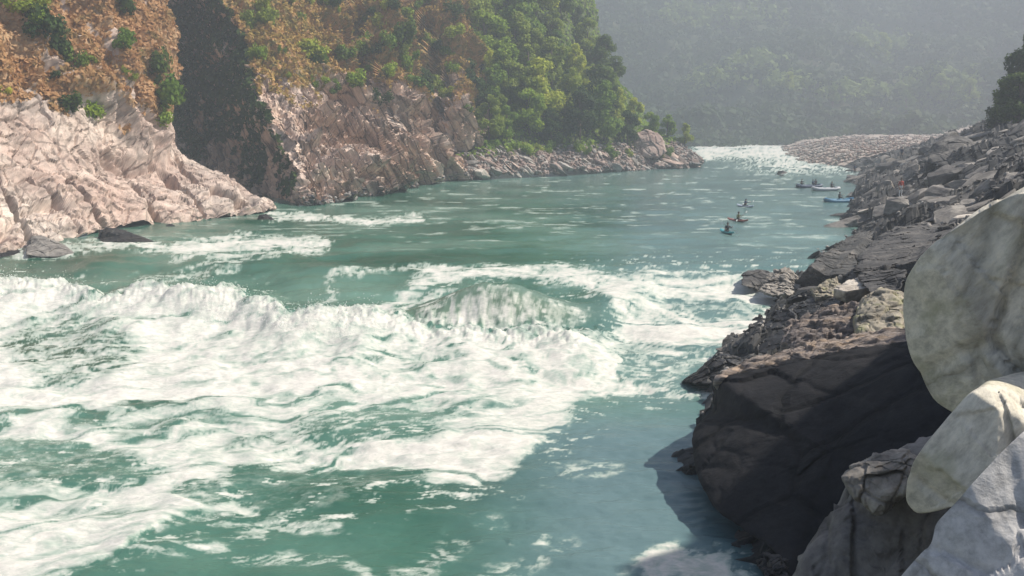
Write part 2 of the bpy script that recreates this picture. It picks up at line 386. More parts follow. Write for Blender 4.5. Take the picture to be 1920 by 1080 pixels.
def build_river():
    nr, ncc = 640, 960
    inv = np.linspace(1/14.0, 1/380.0, nr)
    Yr = 1/inv
    k = np.linspace(-.80, .66, ncc)
    Y = np.repeat(Yr[:, None], ncc, 1); X = Y*k[None]
    X = X.ravel(); Y = Y.ravel()
    px, py, x, y, sd, m = water_fields(X, Y)
    Z = level(py, px)
    rough = smooth(505, 560, py)*(0.35+.65*np.clip(m*1.4, 0, 1))
    calm = smooth(900, 1060, px)*smooth(700, 780, py)
    rough = rough*(1-.55*calm)
    Z = Z + rough*(.36*fbm2(X/4.2, Y/3.4, 3, 21) + .08*(np.abs(fbm2(X/3.2, Y/1.1, 3, 22))*2-.5))
    Z = Z + np.clip(m, 0, 1)*rough*.03*(1-2*np.abs(fbm2(X/1.3, Y/.45, 3, 25)))
    # long low ripples of the smooth tongue
    fade = smooth(400, 120, Y)
    Z = Z + (1-.5*smooth(505, 560, py))*fade*(.21*fbm2(X/7.0, Y/2.4, 3, 31) + .06*fbm2(X/1.7, Y/.75, 3, 33))
    Z = Z + .018*fbm2(X/.5, Y/.35, 2, 35) + calm*(.07*fbm2(X/2.2, Y/.9, 3, 36) + .02*fbm2(X/.6, Y/.3, 2, 38))
    Z = Z + smooth(430, 470, py)*smooth(640, 560, py)*smooth(1000, 600, px)*.28*fbm2(X/6, Y/4, 3, 37)
    # breaking crest: the wave stands up behind a trough
    cy = np.interp(x, [p[0] for p in CREST], [p[1] for p in CREST])
    dd = (y-cy)/np.clip(40*55/np.maximum(Y, 20), 10, 200)     # about metres toward the camera
    cw = smooth(1180, 1050, x)
    ht = (.95+.6*fbm2(X/3.0, Y*0+3, 3, 41))*(1-.5*smooth(650, 800, x))
    Z = Z + cw*ht*np.where(dd < 0, np.exp(-(dd/.30)**2), np.exp(-(dd/1.1)**2))
    Z = Z - cw*.5*np.exp(-((dd+1.3)/.8)**2)
    # spray-torn lip
    Z = Z + cw*.20*np.exp(-((dd-.05)/.45)**2)*fbm2(X/.5, Y/.6, 4, 43, .7)
    # water heaped over the sunken boulder
    hp = atZ(930, 600, -.6); r = np.hypot((X-hp[0])/6.1, (Y-hp[1]-1.5)/3.6)
    Z = Z + 2.1*smooth(1.25, .0, r)*(1+.12*gn2(X/1.2, Y/2.5, 47))
    hump = smooth(1.2, .7, r)
    # falls in the foam on the hump's near face
    fall = hump*smooth(1.6, -2.6, Y-hp[1]-1.0)
    m = np.maximum(m*(1-.55*hump), fall*(.60+.8*fbm2(X/.8+.5*gn2(X/2, Y/2, 50), Y/4.5, 4, 49, .55)))
    # foam lace
    ang = .35*fbm2(X/14, Y/14, 2, 51)
    fx = X + 2.2*fbm2(X/4, Y/4, 3, 53); fy = Y + 2.2*fbm2(X/4+9, Y/4, 3, 55)
    u = fx*np.cos(ang+.3)+fy*np.sin(ang+.3); v = -fx*np.sin(ang+.3)+fy*np.cos(ang+.3)
    lace = 1-2.4*np.abs(fbm2(u/4.6, v/1.1, 5, 57, .58))
    pat = fbm2(u/1.2, v/.5, 4, 61, .6)
    brk = fbm2(u/9, v/2.6, 4, 63, .5)
    sp = fbm2(X/.5, Y/.32, 4, 65, .75)
    foam = sp*.40*smooth(.02, .3, m)*smooth(.95, .35, m) + m*.80 + (lace-.5)*.42*smooth(0.02, .4, m) + pat*.34*smooth(0.02, .3, m) + brk*.6*smooth(.1, .5, m)*(1-.75*cw*np.exp(-((dd-1.0)/3.0)**2))
    # stray flecks where the water is only broken
    fl = fbm2(X/1.3, Y/.55, 5, 71, .75)
    foam = np.maximum(foam, (fl-.30)*1.5*smooth(430, 520, py)*.9*smooth(.0, .25, sd/400+.3))
    fl2 = fbm2(X/3.5, Y/1.3, 3, 73, .6)
    foam = np.maximum(foam, smooth(.05, .9, fl2+.6*gn2(X/9, Y/1.6, 76))*.42*smooth(60, 90, Y))
    foam = np.clip(foam, 0, 1.1)
    murk = .5+.5*fbm2(X/12, Y/10, 3, 81)
    shady = smooth(700, 1200, px)*smooth(500, 300, py)*.6  # bluish sky sheen of the shaded water, painted into its colour
    shady = np.maximum(shady, smooth(750, 1150, px)*smooth(700, 800, py))
    shady = np.maximum(shady, smooth(1050, 1250, px)*.5)
    V = np.stack([X, Y, Z], 1)
    o = mk('river', V, gridfaces(nr, ncc), M['water'], attrs={'foam': foam, 'murk': murk, 'shady': shady, 'brown': np.clip(hump*smooth(2.5, -1.5, Y-hp[1]-1.5)*.35, 0, 1)})
    tag(o, kind='structure')
    return V, foam
def water_mat():
    m, nt, b = nodes_of('river_water')
    A = lambda n: (lambda a: (setattr(a, 'attribute_name', n), a.outputs['Fac'])[1])(nt.nodes.new("ShaderNodeAttribute"))
    foam, murk, shady = A('foam'), A('murk'), A('shady')
    v = coords(nt, (1, 1.8, 1))
    n1 = noise(nt, v, 2.6, 7, .72, .8); n2 = noise(nt, v, 9, 4, .7)
    f = math_(nt, 'ADD', foam, math_(nt, 'MULTIPLY_ADD', n1, .6, -.3))
    ff = ramp(nt, [(.10, (0, 0, 0)), (.42, (.34, .34, .34)), (.68, (.74, .74, .74)), (1.0, (1, 1, 1))], f).outputs[0]
    wc = ramp(nt, [(.25, (.022, .080, .052)), (.5, (.052, .140, .105)), (.8, (.115, .22, .175))], murk).outputs[0]
    wc = mixc(nt, math_(nt, 'MULTIPLY', shady, .85), wc, (.115, .185, .205))  # sky-blue sheen mixed into the base colour
    # aerated water under thin foam is paler
    aer = ramp(nt, [(.05, (0, 0, 0)), (.5, (1, 1, 1))], foam).outputs[0]
    wc = mixc(nt, math_(nt, 'MULTIPLY', aer, .8), wc, (.30, .42, .355))
    wc = mixc(nt, A('brown'), wc, (.17, .18, .11))
    fc = ramp(nt, [(.3, (.46, .48, .44)), (.5, (.62, .605, .56)), (.72, (.76, .73, .685))], n1).outputs[0]
    nt.links.new(mixc(nt, ff, wc, fc), b.inputs['Base Color'])
    nt.links.new(math_(nt, 'MULTIPLY_ADD', ff, .6, .16), b.inputs['Roughness'])
    b.inputs['IOR'].default_value = 1.33; b.inputs['Specular IOR Level'].default_value = .5
    h = math_(nt, 'ADD', math_(nt, 'MULTIPLY', n1, .7), math_(nt, 'MULTIPLY', n2, .3))
    bp = N(nt, "ShaderNodeBump", Strength=.35, Distance=.10); nt.links.new(h, bp.inputs['Height']); nt.links.new(bp.outputs[0], b.inputs['Normal'])
    return m
M['water'] = water_mat()
WV, WF = build_river()
def water_z(x, y):
    i = np.argmin((WV[:, 0]-x)**2+(WV[:, 1]-y)**2); return float(WV[i, 2])

# ------------------------------------------------------------------ left bank terrain
def bedding(P, a, b, c, sa, sb, sc):
    a = np.array(a, float); a /= np.linalg.norm(a); b = np.array(b, float); b -= a*(a@b); b /= np.linalg.norm(b); c = np.cross(a, b)
    return np.stack([P@a/sa, P@b/sb, P@c/sc], 1)
def terrain(name, cols, nu, nv, disp, mat, veg):
    G = loft_grid(cols, nu, nv); n = gnormals(G); P = G.reshape(-1, 3); nn = n.reshape(-1, 3)
    d = disp(P, nn)
    if isinstance(d, tuple): P2 = P + nn*d[0][:, None] + d[1]
    else: P2 = P + nn*d[:, None]
    G2 = P2.reshape(G.shape); n2 = gnormals(G2).reshape(-1, 3)
    vg = veg(P2, n2)
    o = mk(name, P2, gridfaces(nu, nv), mat, attrs={'veg': vg}, smooth_sh=name in ('far_hill',)); tag(o, kind='structure')
    return dict(P=P2, n=n2, veg=vg, o=o, base=nn)
def surf_at(T, px, py):
    x, y = pix(T['P']); d = (x-px)**2+(y-py)**2; i = np.argmin(d + (T['P'][:, 1])*.5); return T['P'][i]

S1C = [[(-420, 540, 58), (-420, 400, 62), (-420, 260, 70), (-420, 60, 82), (-420, -200, 98), (-420, -500, 120)],
       [(-200, 500, 66), (-200, 400, 70), (-200, 260, 78), (-200, 60, 90), (-200, -200, 108), (-200, -500, 130)],
       [(0, 478, 74), (0, 380, 80), (0, 250, 88), (0, 60, 99), (0, -200, 116), (0, -500, 138)],
       [(110, 452, 81), (110, 350, 88), (110, 190, 98), (110, 60, 107), (100, -200, 124), (90, -500, 148)],
       [(230, 424, 91), (220, 340, 96), (200, 250, 103), (190, 60, 114), (180, -200, 132), (160, -500, 156)],
       [(370, 410, 98), (330, 350, 101), (270, 250, 109), (262, 70, 120), (240, -200, 140), (220, -500, 165)],
       [(470, 402, 104), (400, 325, 107), (300, 262, 114), (305, 80, 125), (262, -200, 146), (240, -500, 172)],
       [(512, 392, 108), (430, 316, 111), (322, 272, 117), (322, 95, 129), (276, -200, 150), (250, -500, 176)],
       [(516, 398, 116), (430, 330, 120), (310, 300, 127), (300, 110, 140), (250, -180, 162), (230, -480, 190)],
       [(480, 390, 128), (400, 330, 132), (280, 300, 140), (260, 120, 155), (220, -150, 175), (200, -450, 205)]]
GRV = [([(128, 340), (150, 365), (171, 393), (188, 412), (202, 426)], 8, 1.8), ([(270, 262), (305, 305), (330, 330)], 9, 1.8), ([(403, 350), (430, 366), (470, 382)], 13, 1.8), ([(255, 330), (280, 370), (300, 402)], 7, 1.3),
       ([(0, 318), (20, 350), (48, 392), (60, 440)], 9, 1.8), ([(300, 300), (350, 340), (385, 400)], 5, .9), ([(60, 330), (120, 380), (150, 436)], 5, .8), ([(330, 290), (400, 350)], 5, .9), ([(205, 290), (240, 300), (290, 300)], 14, 2.2), ([(210, 60), (250, 130), (262, 200), (290, 250)], 12, 2.0), ([(60, 20), (100, 90), (140, 150)], 14, 2.4)]
RDG = [([(120, 165), (180, 190), (240, 240), (300, 285)], 26, 2.6), ([(160, 0), (200, 80), (230, 150)], 26, 2.0), ([(20, 0), (60, 80), (70, 150)], 24, 1.6), ([(280, 60), (300, 130), (300, 180)], 20, 1.6)]
def s1_disp(P, n):
    q = bedding(P, (.62, .45, .62), (-.2, .9, -.35), 0, 9, 2.4, 2.4); q = q + .18*np.stack([fbm(P/5, 3, 5)]*3, 1)
    f, e = facets(q, 7, .22)
    q2 = bedding(P, (.62, .45, .62), (-.2, .9, -.35), 0, 4.0, .8, .9); f2, e2 = facets(q2+.12*np.stack([fbm(P/1.2, 2, 8)]*3, 1), 9, .3)
    big = fbm(P/14, 3, 3); up = smooth(9, 18, P[:, 2])
    gx_, gy_ = pix(P); grv = np.zeros(len(P)); gx_ = gx_+6*fbm(P/3, 3, 22); gy_ = gy_+6*fbm(P/3, 3, 23)
    for pts, w_, a_ in GRV: grv -= a_*smooth(w_, 0, seg_dist(gx_, gy_, pts))
    for pts, w_, a_ in RDG: grv += a_*smooth(w_, 0, seg_dist(gx_, gy_, pts))
    crack = -.8*smooth(.07, .0, e)
    join_ = bedding(P, (.62, .45, .62), (-.2, .9, -.35), 0, 1, 1.5, 1)[:, 1]+.12*fbm(P/4, 3, 18); js = join_-np.floor(join_)
    dgap = ridged(P@np.array([[.11, 0, .02], [0, .05, 0], [.06, 0, .08]]), 2, 12)
    rl = (1-.5*up)
    return grv + 1.5*big + rl*(.40*f+.3*crack+.26*f2+.40*(js-.5)*smooth(-.2, .3, fbm(P/9, 2, 19))+.14*fbm(P/1.0, 3, 20)) - 1.2*smooth(1.25, 1.5, dgap)*(1-up) + up*(1.3*fbm(P/4, 4, 14)+1.9*ridged(P/9, 3, 16)-1.9) 
def s1_veg(P, n):
    return smooth(8.4, 13.5, P[:, 2] + 5.0*fbm(P/7, 5, 31) + .06*(P[:, 0]+45))*1.0 - .45*smooth(.1, .5, fbm(P/5, 3, 33)) - .45*smooth(1.1, 1.4, ridged(bedding(P, (-.25, .55, .8), (1, 0, 0), 0, 14, 3.5, 6), 3, 35))
S1 = terrain('slab_hillside', S1C, 520, 560, s1_disp, M['slab'], s1_veg)

B2C = [[(150, 380, 175), (150, 280, 183), (150, 180, 190), (150, 60, 200), (140, -120, 212), (140, -500, 240)],
       [(330, 392, 150), (320, 300, 156), (290, 190, 165), (240, 60, 176), (220, -120, 190), (200, -500, 224)],
       [(490, 386, 129), (480, 300, 135), (410, 190, 146), (370, 60, 158), (320, -120, 174), (280, -500, 210)],
       [(568, 384, 115.5), (546, 300, 122), (480, 195, 131), (462, 85, 141), (395, -80, 155), (350, -500, 192)],
       [(580, 383, 115.5), (562, 300, 121), (502, 195, 130), (486, 88, 140), (425, -60, 154), (385, -500, 190)],
       [(625, 379, 118), (605, 290, 124), (565, 190, 134), (540, 85, 144), (500, -60, 158), (470, -500, 194)],
       [(690, 368, 126), (665, 285, 132), (625, 185, 142), (595, 85, 152), (560, -60, 166), (540, -500, 202)],
       [(748, 357, 136), (720, 275, 141), (672, 180, 150), (640, 80, 160), (610, -60, 174), (600, -500, 210)],
       [(772, 354, 141), (725, 265, 150), (690, 170, 160), (665, 75, 170), (640, -60, 184), (640, -500, 220)],
       [(790, 349, 146), (755, 250, 150), (722, 145, 158), (700, 60, 168), (690, -60, 182), (690, -500, 218)],
       [(815, 343, 152), (800, 250, 157), (765, 145, 165), (745, 60, 174), (735, -60, 188), (740, -500, 224)],
       [(830, 340, 157), (815, 240, 168), (790, 140, 178), (775, 60, 188), (770, -60, 202), (780, -500, 238)],
       [(850, 338, 162), (862, 235, 166), (850, 130, 176), (835, 50, 186), (820, -60, 200), (830, -500, 236)],
       [(900, 338, 178), (900, 235, 186), (890, 130, 196), (880, 50, 206), (870, -60, 220), (870, -500, 250)]]
def b2_disp(P, n):
    q = bedding(P, (.42, .25, -.87), (.2, .95, .3), 0, 14, 1.5, 1.8); q = q + .22*np.stack([fbm(P/4, 3, 105)]*3, 1)
    f, e = facets(q, 107, .4)
    q2 = bedding(P, (.42, .25, -.87), (.2, .95, .3), 0, 5, .55, .7); f2, e2 = facets(q2+.15*np.stack([fbm(P/1.5, 2, 108)]*3, 1), 109, .7)
    up = smooth(14, 22, P[:, 2]); q3 = bedding(P, (.42, .25, -.87), (.2, .95, .3), 0, 16, 1.5, 1.5)+.2*np.stack([fbm(P/5, 2, 118)]*3, 1); rg = ridged(q3, 4, 119)-1.2
    q4 = bedding(P, (.30, .35, -.87), (.2, .95, .3), 0, 40, 7.5, 7.5)+.15*np.stack([fbm(P/9, 2, 128)]*3, 1); rg2 = ridged(q4, 2, 129)-1
    lit = smooth(-27.5, -24, P[:, 0]+.25*(P[:, 2]))
    saw = bedding(P, (.42, .25, -.87), (.75, -.6, .2), 0, 1, 5.6, 1)[:, 1] + .35*fbm(P/9, 3, 111)
    st = saw-np.floor(saw)
    return (.35+.65*lit)*(.9*f - .6*smooth(.1, .0, e) + .5*f2 + 1.6*rg) + (1-lit)*.8*(ridged(bedding(P, (0, .2, 1), (1, 0, 0), 0, 12, 3, 3), 3, 145)-1.5) + lit*(3.9*(st-.5) + 3.2*rg2) + 1.6*fbm(P/16, 3, 113) + up*1.5*fbm(P/4, 4, 114)
def b2_veg(P, n):
    return smooth(8, 22, P[:, 2]+8*fbm(P/8, 5, 131)-.05*(P[:, 0]+20))*1.0 - .4*smooth(0, .4, fbm(P/5, 3, 133))
B2 = terrain('cliff', B2C, 760, 560, b2_disp, M['cliff'], b2_veg)

WC = [[(780, 352, 170), (790, 320, 180), (800, 250, 192), (800, 120, 215), (800, -60, 240), (800, -400, 290)],
      [(846, 339, 161), (848, 300, 167), (850, 255, 174), (850, 120, 196), (850, -60, 222), (850, -400, 270)],
      [(930, 334, 166), (925, 292, 172), (920, 255, 178), (920, 120, 202), (910, -60, 228), (900, -400, 276)],
      [(1000, 331, 170), (998, 298, 177), (1000, 258, 184), (1000, 130, 206), (985, -50, 234), (950, -400, 280)],
      [(1080, 325, 177), (1080, 290, 184), (1080, 262, 190), (1065, 140, 214), (1040, -30, 240), (990, -400, 288)],
      [(1150, 320, 186), (1152, 290, 193), (1150, 265, 199), (1120, 165, 220), (1070, 10, 248), (1015, -400, 296)],
      [(1230, 316, 196), (1232, 292, 202), (1225, 268, 208), (1170, 185, 226), (1100, 30, 254), (1035, -400, 302)],
      [(1300, 312, 204), (1295, 300, 209), (1265, 272, 216), (1195, 205, 234), (1115, 50, 262), (1050, -400, 310)],
      [(1306, 305, 216), (1296, 300, 226), (1265, 280, 236), (1190, 220, 254), (1110, 70, 284), (1050, -380, 330)],
      [(1300, 296, 245), (1260, 296, 265), (1210, 285, 275), (1130, 230, 290), (1060, 90, 310), (1000, -360, 350)]]
def w_disp(P, n):
    f, e = facets(bedding(P, (.6, .3, -.5), (.2, .9, .3), 0, 3, 1.2, 1.2), 207, .6)
    return .8*f + 2*fbm(P/18, 3, 213) + .5*fbm(P/3, 3, 214)
def w_veg(P, n):
    return smooth(2.5, 6.5, P[:, 2]+2.2*fbm(P/6, 4, 231))
WS = terrain('wooded_slope', WC, 360, 300, w_disp, M['wood'], w_veg)

# far hill across the bend
HC = []
for px_, k in ((300, 0), (700, 10), (1000, 4), (1250, 10), (1450, -6), (1650, 6), (1850, -22), (2100, -60), (2500, -110)):
    HC.append([(px_, 292, 345+k), (px_, 268, 395+k), (px_, 200, 480+k*1.5), (px_, 100, 570+k*2), (px_, -20, 660+k*2), (px_, -120, 730+k*2)])
def h_disp(P, n):
    return 16*fbm(P/75, 3, 303) + 5*ridged(P/40, 3, 305) - 5 + 2*fbm(P/10, 3, 307)
HL = terrain('far_hill', HC, 420, 260, h_disp, M['hill'], lambda P, n: smooth(.2, .5, fbm(P/30, 3, 311)))

# ------------------------------------------------------------------ right bank terrain
XSY = [-40, -10, 10, 17, 22.5, 26, 30, 37, 45, 57, 67, 76, 85, 98, 112, 125, 163, 187, 210, 234, 300, 340, 420]
XSX = [4, 3.5, 3.5, 5.2, 6.8, 7.2, 7.0, 8.2, 11.6, 17.4, 21, 26.5, 32, 34.6, 41, 46, 61, 70, 73, 74, 88, 100, 120]
def bank_z(X, Y):
    X = np.asarray(X, float); Y = np.asarray(Y, float)
    d = X - np.interp(Y, XSY, XSX)
    g = np.interp(d, [-12, 0, 3, 10, 18, 30, 60, 100], [-7, -.9, 1.6, 5.0, 9.0, 13, 22, 36])
    bar = np.interp(d, [-12, 0, 12, 30, 60, 100], [-6, -.4, 2.6, 4.2, 4.8, 12])
    t = smooth(170, 225, Y); z = g*(1-t) + bar*t
    z = z-1.3*smooth(20, 32, Y)*smooth(100, 75, Y)*smooth(.5, 3, d)
    z = z-2.6*smooth(12, 16, Y)*smooth(31, 26, Y)*smooth(11, 6, d)*smooth(.3, 2, d)
    z = np.where(z > 0, z*(1+1.1*smooth(40, 18, Y))*(1-.12*smooth(110, 165, Y)), z)
    z = z + smooth(0, 7, X-(.60*np.maximum(Y, 0)+3.5))*(8*smooth(27, 17, Y)+13*smooth(44, 35, Y)*smooth(17, 27, Y))*smooth(-25, -5, Y)  # bank steepened and raised out of view to shade near rocks and water
    return z
def build_bank():
    nr, nc_ = 620, 420
    Yr = np.concatenate([np.linspace(-30, 14, 40), 1/np.linspace(1/14.5, 1/400, nr-40)])
    d = np.interp(np.linspace(0, 1, nc_), [0, .08, .65, 1], [-10, -1, 32, 110])
    Y = np.repeat(Yr[:, None], nc_, 1); X = np.interp(Y, XSY, XSX)+d[None]
    P = np.stack([X, Y, bank_z(X, Y)], -1).reshape(-1, 3)
    q = bedding(P, (.8, .1, .5), (-.3, .9, .1), 0, 3.2, 2.2, 1.5)+.25*np.stack([fbm(P/2.5, 3, 401)]*3, 1)
    f, e = facets(q, 403, .5); f2, e2 = facets(q*2.3+5, 405, .6)
    amp = np.interp(P[:, 1], [0, 20, 40, 180, 230, 400], [.7, .7, 1, 1, .5, .5])
    P[:, 2] += amp*(1.1*f + .4*f2 + .8*fbm(P/7, 3, 407))*smooth(-6, 0, d[None].repeat(nr, 0).ravel())
    P[:, 0] -= amp*.25*f
    mi = None
    fc = gridfaces(nr, nc_); far_ = (P[fc].mean(1)[:, 1]+8*fbm(P[fc].mean(1)/9, 3, 409) > 208).astype(int)
    o = mk('rocky_bank', P, fc, [M['bank'], M['bar']], mi=far_, smooth_sh=False); tag(o, kind='structure'); return P
BK = build_bank()
BKS = BK[::3]
BKp = pix(np.where(BKS[:, 1:2] > 5, BKS, [0, 5, -500]))
def bank_at(px, py):
    """first place where the line of sight meets the bank"""
    d = ray(px, py); d = d/d[1]
    Ys = np.linspace(15, 330, 2500); X = d[0]*Ys; Z = CAMZ+d[2]*Ys
    hit = Z < bank_z(X, Ys); i = np.argmax(hit) if hit.any() else len(Ys)-1
    return np.array([X[i], Ys[i], Z[i]])

# ------------------------------------------------------------------ rocks
def rock_mesh(name, seed, dims=(1, .7, .5), cuts=16, sub=3, nz=.05):
    r = np.random.default_rng(seed); V, Fs = ico(sub); V = V.copy()
    V /= np.abs(V).max(1, keepdims=True)**.55
    for k in range(cuts):
        n = r.normal(size=3); n /= np.linalg.norm(n); h = r.uniform(.5, .85); s = V@n; V -= np.outer(np.maximum(0, s-h), n)
    V = V*np.array(dims)
    V += V/np.linalg.norm(V, axis=1, keepdims=True)*(nz*fbm(V*3+seed, 3, seed))[:, None]
    return V, Fs
ROCKV = [rock_mesh('rock', 900+i, ((1, .75, .6), (1.3, .7, .35), (1, .9, .75), (1.5, .6, .4), (1.2, .8, .3), (.9, .8, .8))[i % 6], 14+i % 5, 3) for i in range(12)]
ROCKM = {}
def rock_data(v, mat):
    if (v, mat) not in ROCKM:
        V, Fs = ROCKV[v]; ROCKM[(v, mat)] = mk('rock', V, Fs, M[mat], smooth_sh=False, link=False)
    return ROCKM[(v, mat)]
def put_rock(name, loc, s, mat, label, group, v=None, rot=None, tilt=True, cat='rock'):
    v = random.randrange(12) if v is None else v
    o = bpy.data.objects.new(name, rock_data(v, mat)); COL.objects.link(o)
    o.location = loc; o.scale = (s, s, s) if np.isscalar(s) else s
    o.rotation_euler = rot if rot is not None else ((random.uniform(-.4, .4), R(-22)+random.uniform(-.3, .3), random.uniform(-.6, .6)) if tilt else (random.uniform(-.5, .5), random.uniform(-.5, .5), random.uniform(0, 6.3)))
    return tag(o, label, cat, group)

def hero(name, outline, Tf, Tb, mat, label, cat='rock', seed=1, c=None, facet=.3, fs=1.2, nz=.12, e=.7, n=220, m=110, group=None, fdir=None, keep=.5, stretch=None, k_=1.0, sm=True, cuts=0):
    """one free-standing rock: its silhouette curve at its own distance, real thickness towards and away from the viewer"""
    outline = [(a, b, y*k_) for a, b, y in outline]; c = None if c is None else (c[0], c[1], c[2]*k_)
    O = np.array([atY(*p) for p in outline]); L = np.linalg.norm(np.diff(np.vstack([O, O[:1]]), axis=0), axis=1)
    C = O.mean(0) if c is None else atY(*c)
    s = np.concatenate([[0], np.cumsum(L)]); t = np.interp(np.linspace(0, s[-1], n, endpoint=False), s, np.arange(len(s)))
    Oc = np.vstack([O, O[:1]]); k = np.floor(t).astype(int); f = (t-k)[:, None]; O2 = Oc[k]*(1-f)+Oc[np.minimum(k+1, len(O))]*f
    for _ in range(2): O2 = .5*O2+.25*(np.roll(O2, 1, 0)+np.roll(O2, -1, 0))
    t_ = np.linspace(-1, 1, m); ph = np.sign(t_)*np.arccos((1-np.abs(t_)**1.4)**(1/e))
    vdir = fdir if fdir is not None else (np.array([0, 0, CAMZ])-C)
    vdir = np.array(vdir, float); vdir /= np.linalg.norm(vdir)
    cosf = np.cos(ph)**e; sinf = np.sign(np.sin(ph))*np.abs(np.sin(ph))**(e*1.15)
    off = O2-C; hgt_ = off@vdir; off = off-hgt_[:, None]*vdir; hm = np.array([np.roll(hgt_, j_) for j_ in range(-n//8, n//8)]).mean(0)
    P = C + off[:, None]*cosf[None, :, None] + (hgt_[:, None]*cosf[None]**6 + hm[:, None]*(cosf[None]-cosf[None]**6)*.9)[..., None]*vdir + vdir*np.where(sinf > 0, sinf*Tf, sinf*Tb)[None, :, None]
    P = P.reshape(-1, 3)
    rc = np.random.default_rng(seed*7)
    for _ in range(cuts):
        nn_ = rc.normal(size=3)*.5+vdir; nn_ /= np.linalg.norm(nn_); q_ = (P-C)@nn_; pv_ = np.array([0, 0, CAMZ])-P; pv_ /= np.linalg.norm(pv_, axis=1, keepdims=True); P = P-(np.maximum(0, q_-q_.max()*rc.uniform(.62, .95))/max(.35, nn_@vdir))[:, None]*pv_
    sf = np.tile(np.sin(ph), n)[:, None]; rd = P-C-vdir*((P-C)@vdir)[:, None]; rd /= np.linalg.norm(rd, axis=1, keepdims=True)+1e-6
    dirn = rd*(1-np.abs(sf)) + vdir*sf*1.5; dirn /= np.linalg.norm(dirn, axis=1, keepdims=True)+1e-6
    Q = P if stretch is None else bedding(P, *stretch)
    fv, fe = facets(Q/fs + .25*np.stack([fbm(P/fs/1.5, 2, seed)]*3, 1), seed+3, .8); fv2, _ = facets(Q/fs*2.7+4, seed+8, .8)
    edge = 1-keep*np.tile(np.exp(-(ph/(.25 if keep < .9 else .7))**2), n)
    P = P + dirn*((facet*(fv+.35*fv2) - .35*facet*smooth(.12, .02, fe) + nz*fbm(P/fs*1.3, 5, seed+5))*edge)[:, None]
    base = (C[0], C[1], P[:, 2].min())
    o = mk(name, P, gridfaces(n, m, True), M[mat], loc=base, smooth_sh=sm)
    return tag(o, label, cat, group)

def wl(px, py, z=0.0):   # a waterline point as an outline point
    p = atZ(px, py, z); return (px, py, p[1])
# --- near right rocks
D1 = [(1338, 706, 31), (1400, 692, 31), (1470, 676, 31), (1560, 662, 30.2), (1640, 650, 29.2), (1700, 640, 28), (1760, 650, 26.5), (1830, 720, 24), (1850, 860, 21.5), (1800, 1000, 20), (1700, 1120, 19.5), (1560, 1160, 20), (1490, 1110, 20.8), (1474, 1062, 21.5), (1450, 1030, 22.3), (1420, 1008, 23), (1375, 982, 24), (1335, 950, 25), (1312, 900, 26.5), (1298, 850, 28), (1298, 818, 29), (1310, 790, 30), (1334, 768, 31), (1336, 735, 31)]
hero('overhanging_rock', D1, .7, 5.5, 'bigdark', 'huge charcoal overhanging rock rising from the water beside the pale boulders', 'rock', 21, c=(1560, 850, 24.8), facet=.13, fs=2.0, nz=.06, keep=.6, e=.55)
hero('rock_ledge', [(1338, 706, 30.4), (1400, 684, 31.4), (1480, 662, 32), (1560, 645, 32), (1640, 630, 31.5), (1715, 618, 31), (1722, 641, 27.6), (1640, 655, 28.8), (1560, 668, 29.6), (1470, 688, 30), (1400, 702, 30), (1342, 718, 30)], .25, .8, 'layer', 'thin pale weathered ledge along the top edge of the charcoal overhang', 'rock', 22, facet=.16, fs=.6, nz=.12, n=260, m=60, keep=.2, fdir=(-.2, -.4, 1))
hero('wet_rock', [wl(1278, 716, -.9), (1300, 700, 40), (1318, 684, 40), (1335, 668, 40), (1365, 665, 40), (1390, 672, 40), (1420, 690, 39), (1420, 725, 38), (1350, 724, 38), (1310, 719, 38.5)], .7, 1.5, 'wetdark', 'black wet wedge of rock poking into the current left of the overhang', 'rock', 23, facet=.25, fs=.8, nz=.1)
hero('dark_outcrop', [(1386, 678, 42), (1392, 650, 43), (1425, 615, 44), (1450, 590, 45), (1478, 562, 47), (1520, 545, 47), (1600, 545, 45), (1680, 600, 40), (1640, 660, 36), (1480, 685, 38), (1400, 695, 40)], .8, 3.5, 'wetdark', 'steep blackish rock face dropping to the white water behind the overhang', 'rock', 24, facet=.35, fs=1.2, nz=.15, c=(1510, 620, 42), sm=False, cuts=7)
hero('layered_rock', [(1462, 640, 35), (1475, 618, 36.5), (1530, 598, 38), (1590, 588, 38.5), (1650, 598, 37.5), (1690, 640, 33.5), (1640, 658, 32.5), (1600, 664, 32), (1540, 667, 32.3), (1490, 661, 33)], .7, 1.5, 'layer', 'striped grey and orange layered rock just above the charcoal overhang', 'rock', 25, facet=.30, fs=.7, nz=.14, stretch=((.9, .1, .35), (0, 1, 0), 0, 2.2, 1, .45), fdir=(-.1, -.5, 1))
hero('lichen_boulder', [(1600, 600, 34), (1612, 568, 36.5), (1640, 552, 37.5), (1690, 558, 37), (1712, 566, 36), (1706, 600, 33.5), (1690, 625, 31.5), (1670, 648, 30.5), (1630, 650, 30.8), (1606, 630, 32)], .5, 1.8, 'lichen', 'pale boulder patched with green lichen beside the layered rock', 'boulder', 26, facet=.16, fs=.9, nz=.07, fdir=(-.1, -.5, 1))
hero('ridge_rock', [(1486, 560, 50), (1490, 530, 54), (1515, 500, 58), (1540, 478, 62), (1575, 455, 68), (1605, 438, 74), (1640, 432, 76), (1660, 448, 72), (1640, 480, 66), (1610, 510, 58), (1570, 540, 52), (1520, 565, 49)], 1.2, 3, 'bank', 'long dark ridge of rock sloping down to the water above the blackish face', 'rock', 27, facet=.25, fs=1.3, nz=.15, c=(1565, 500, 60), sm=False, cuts=9)
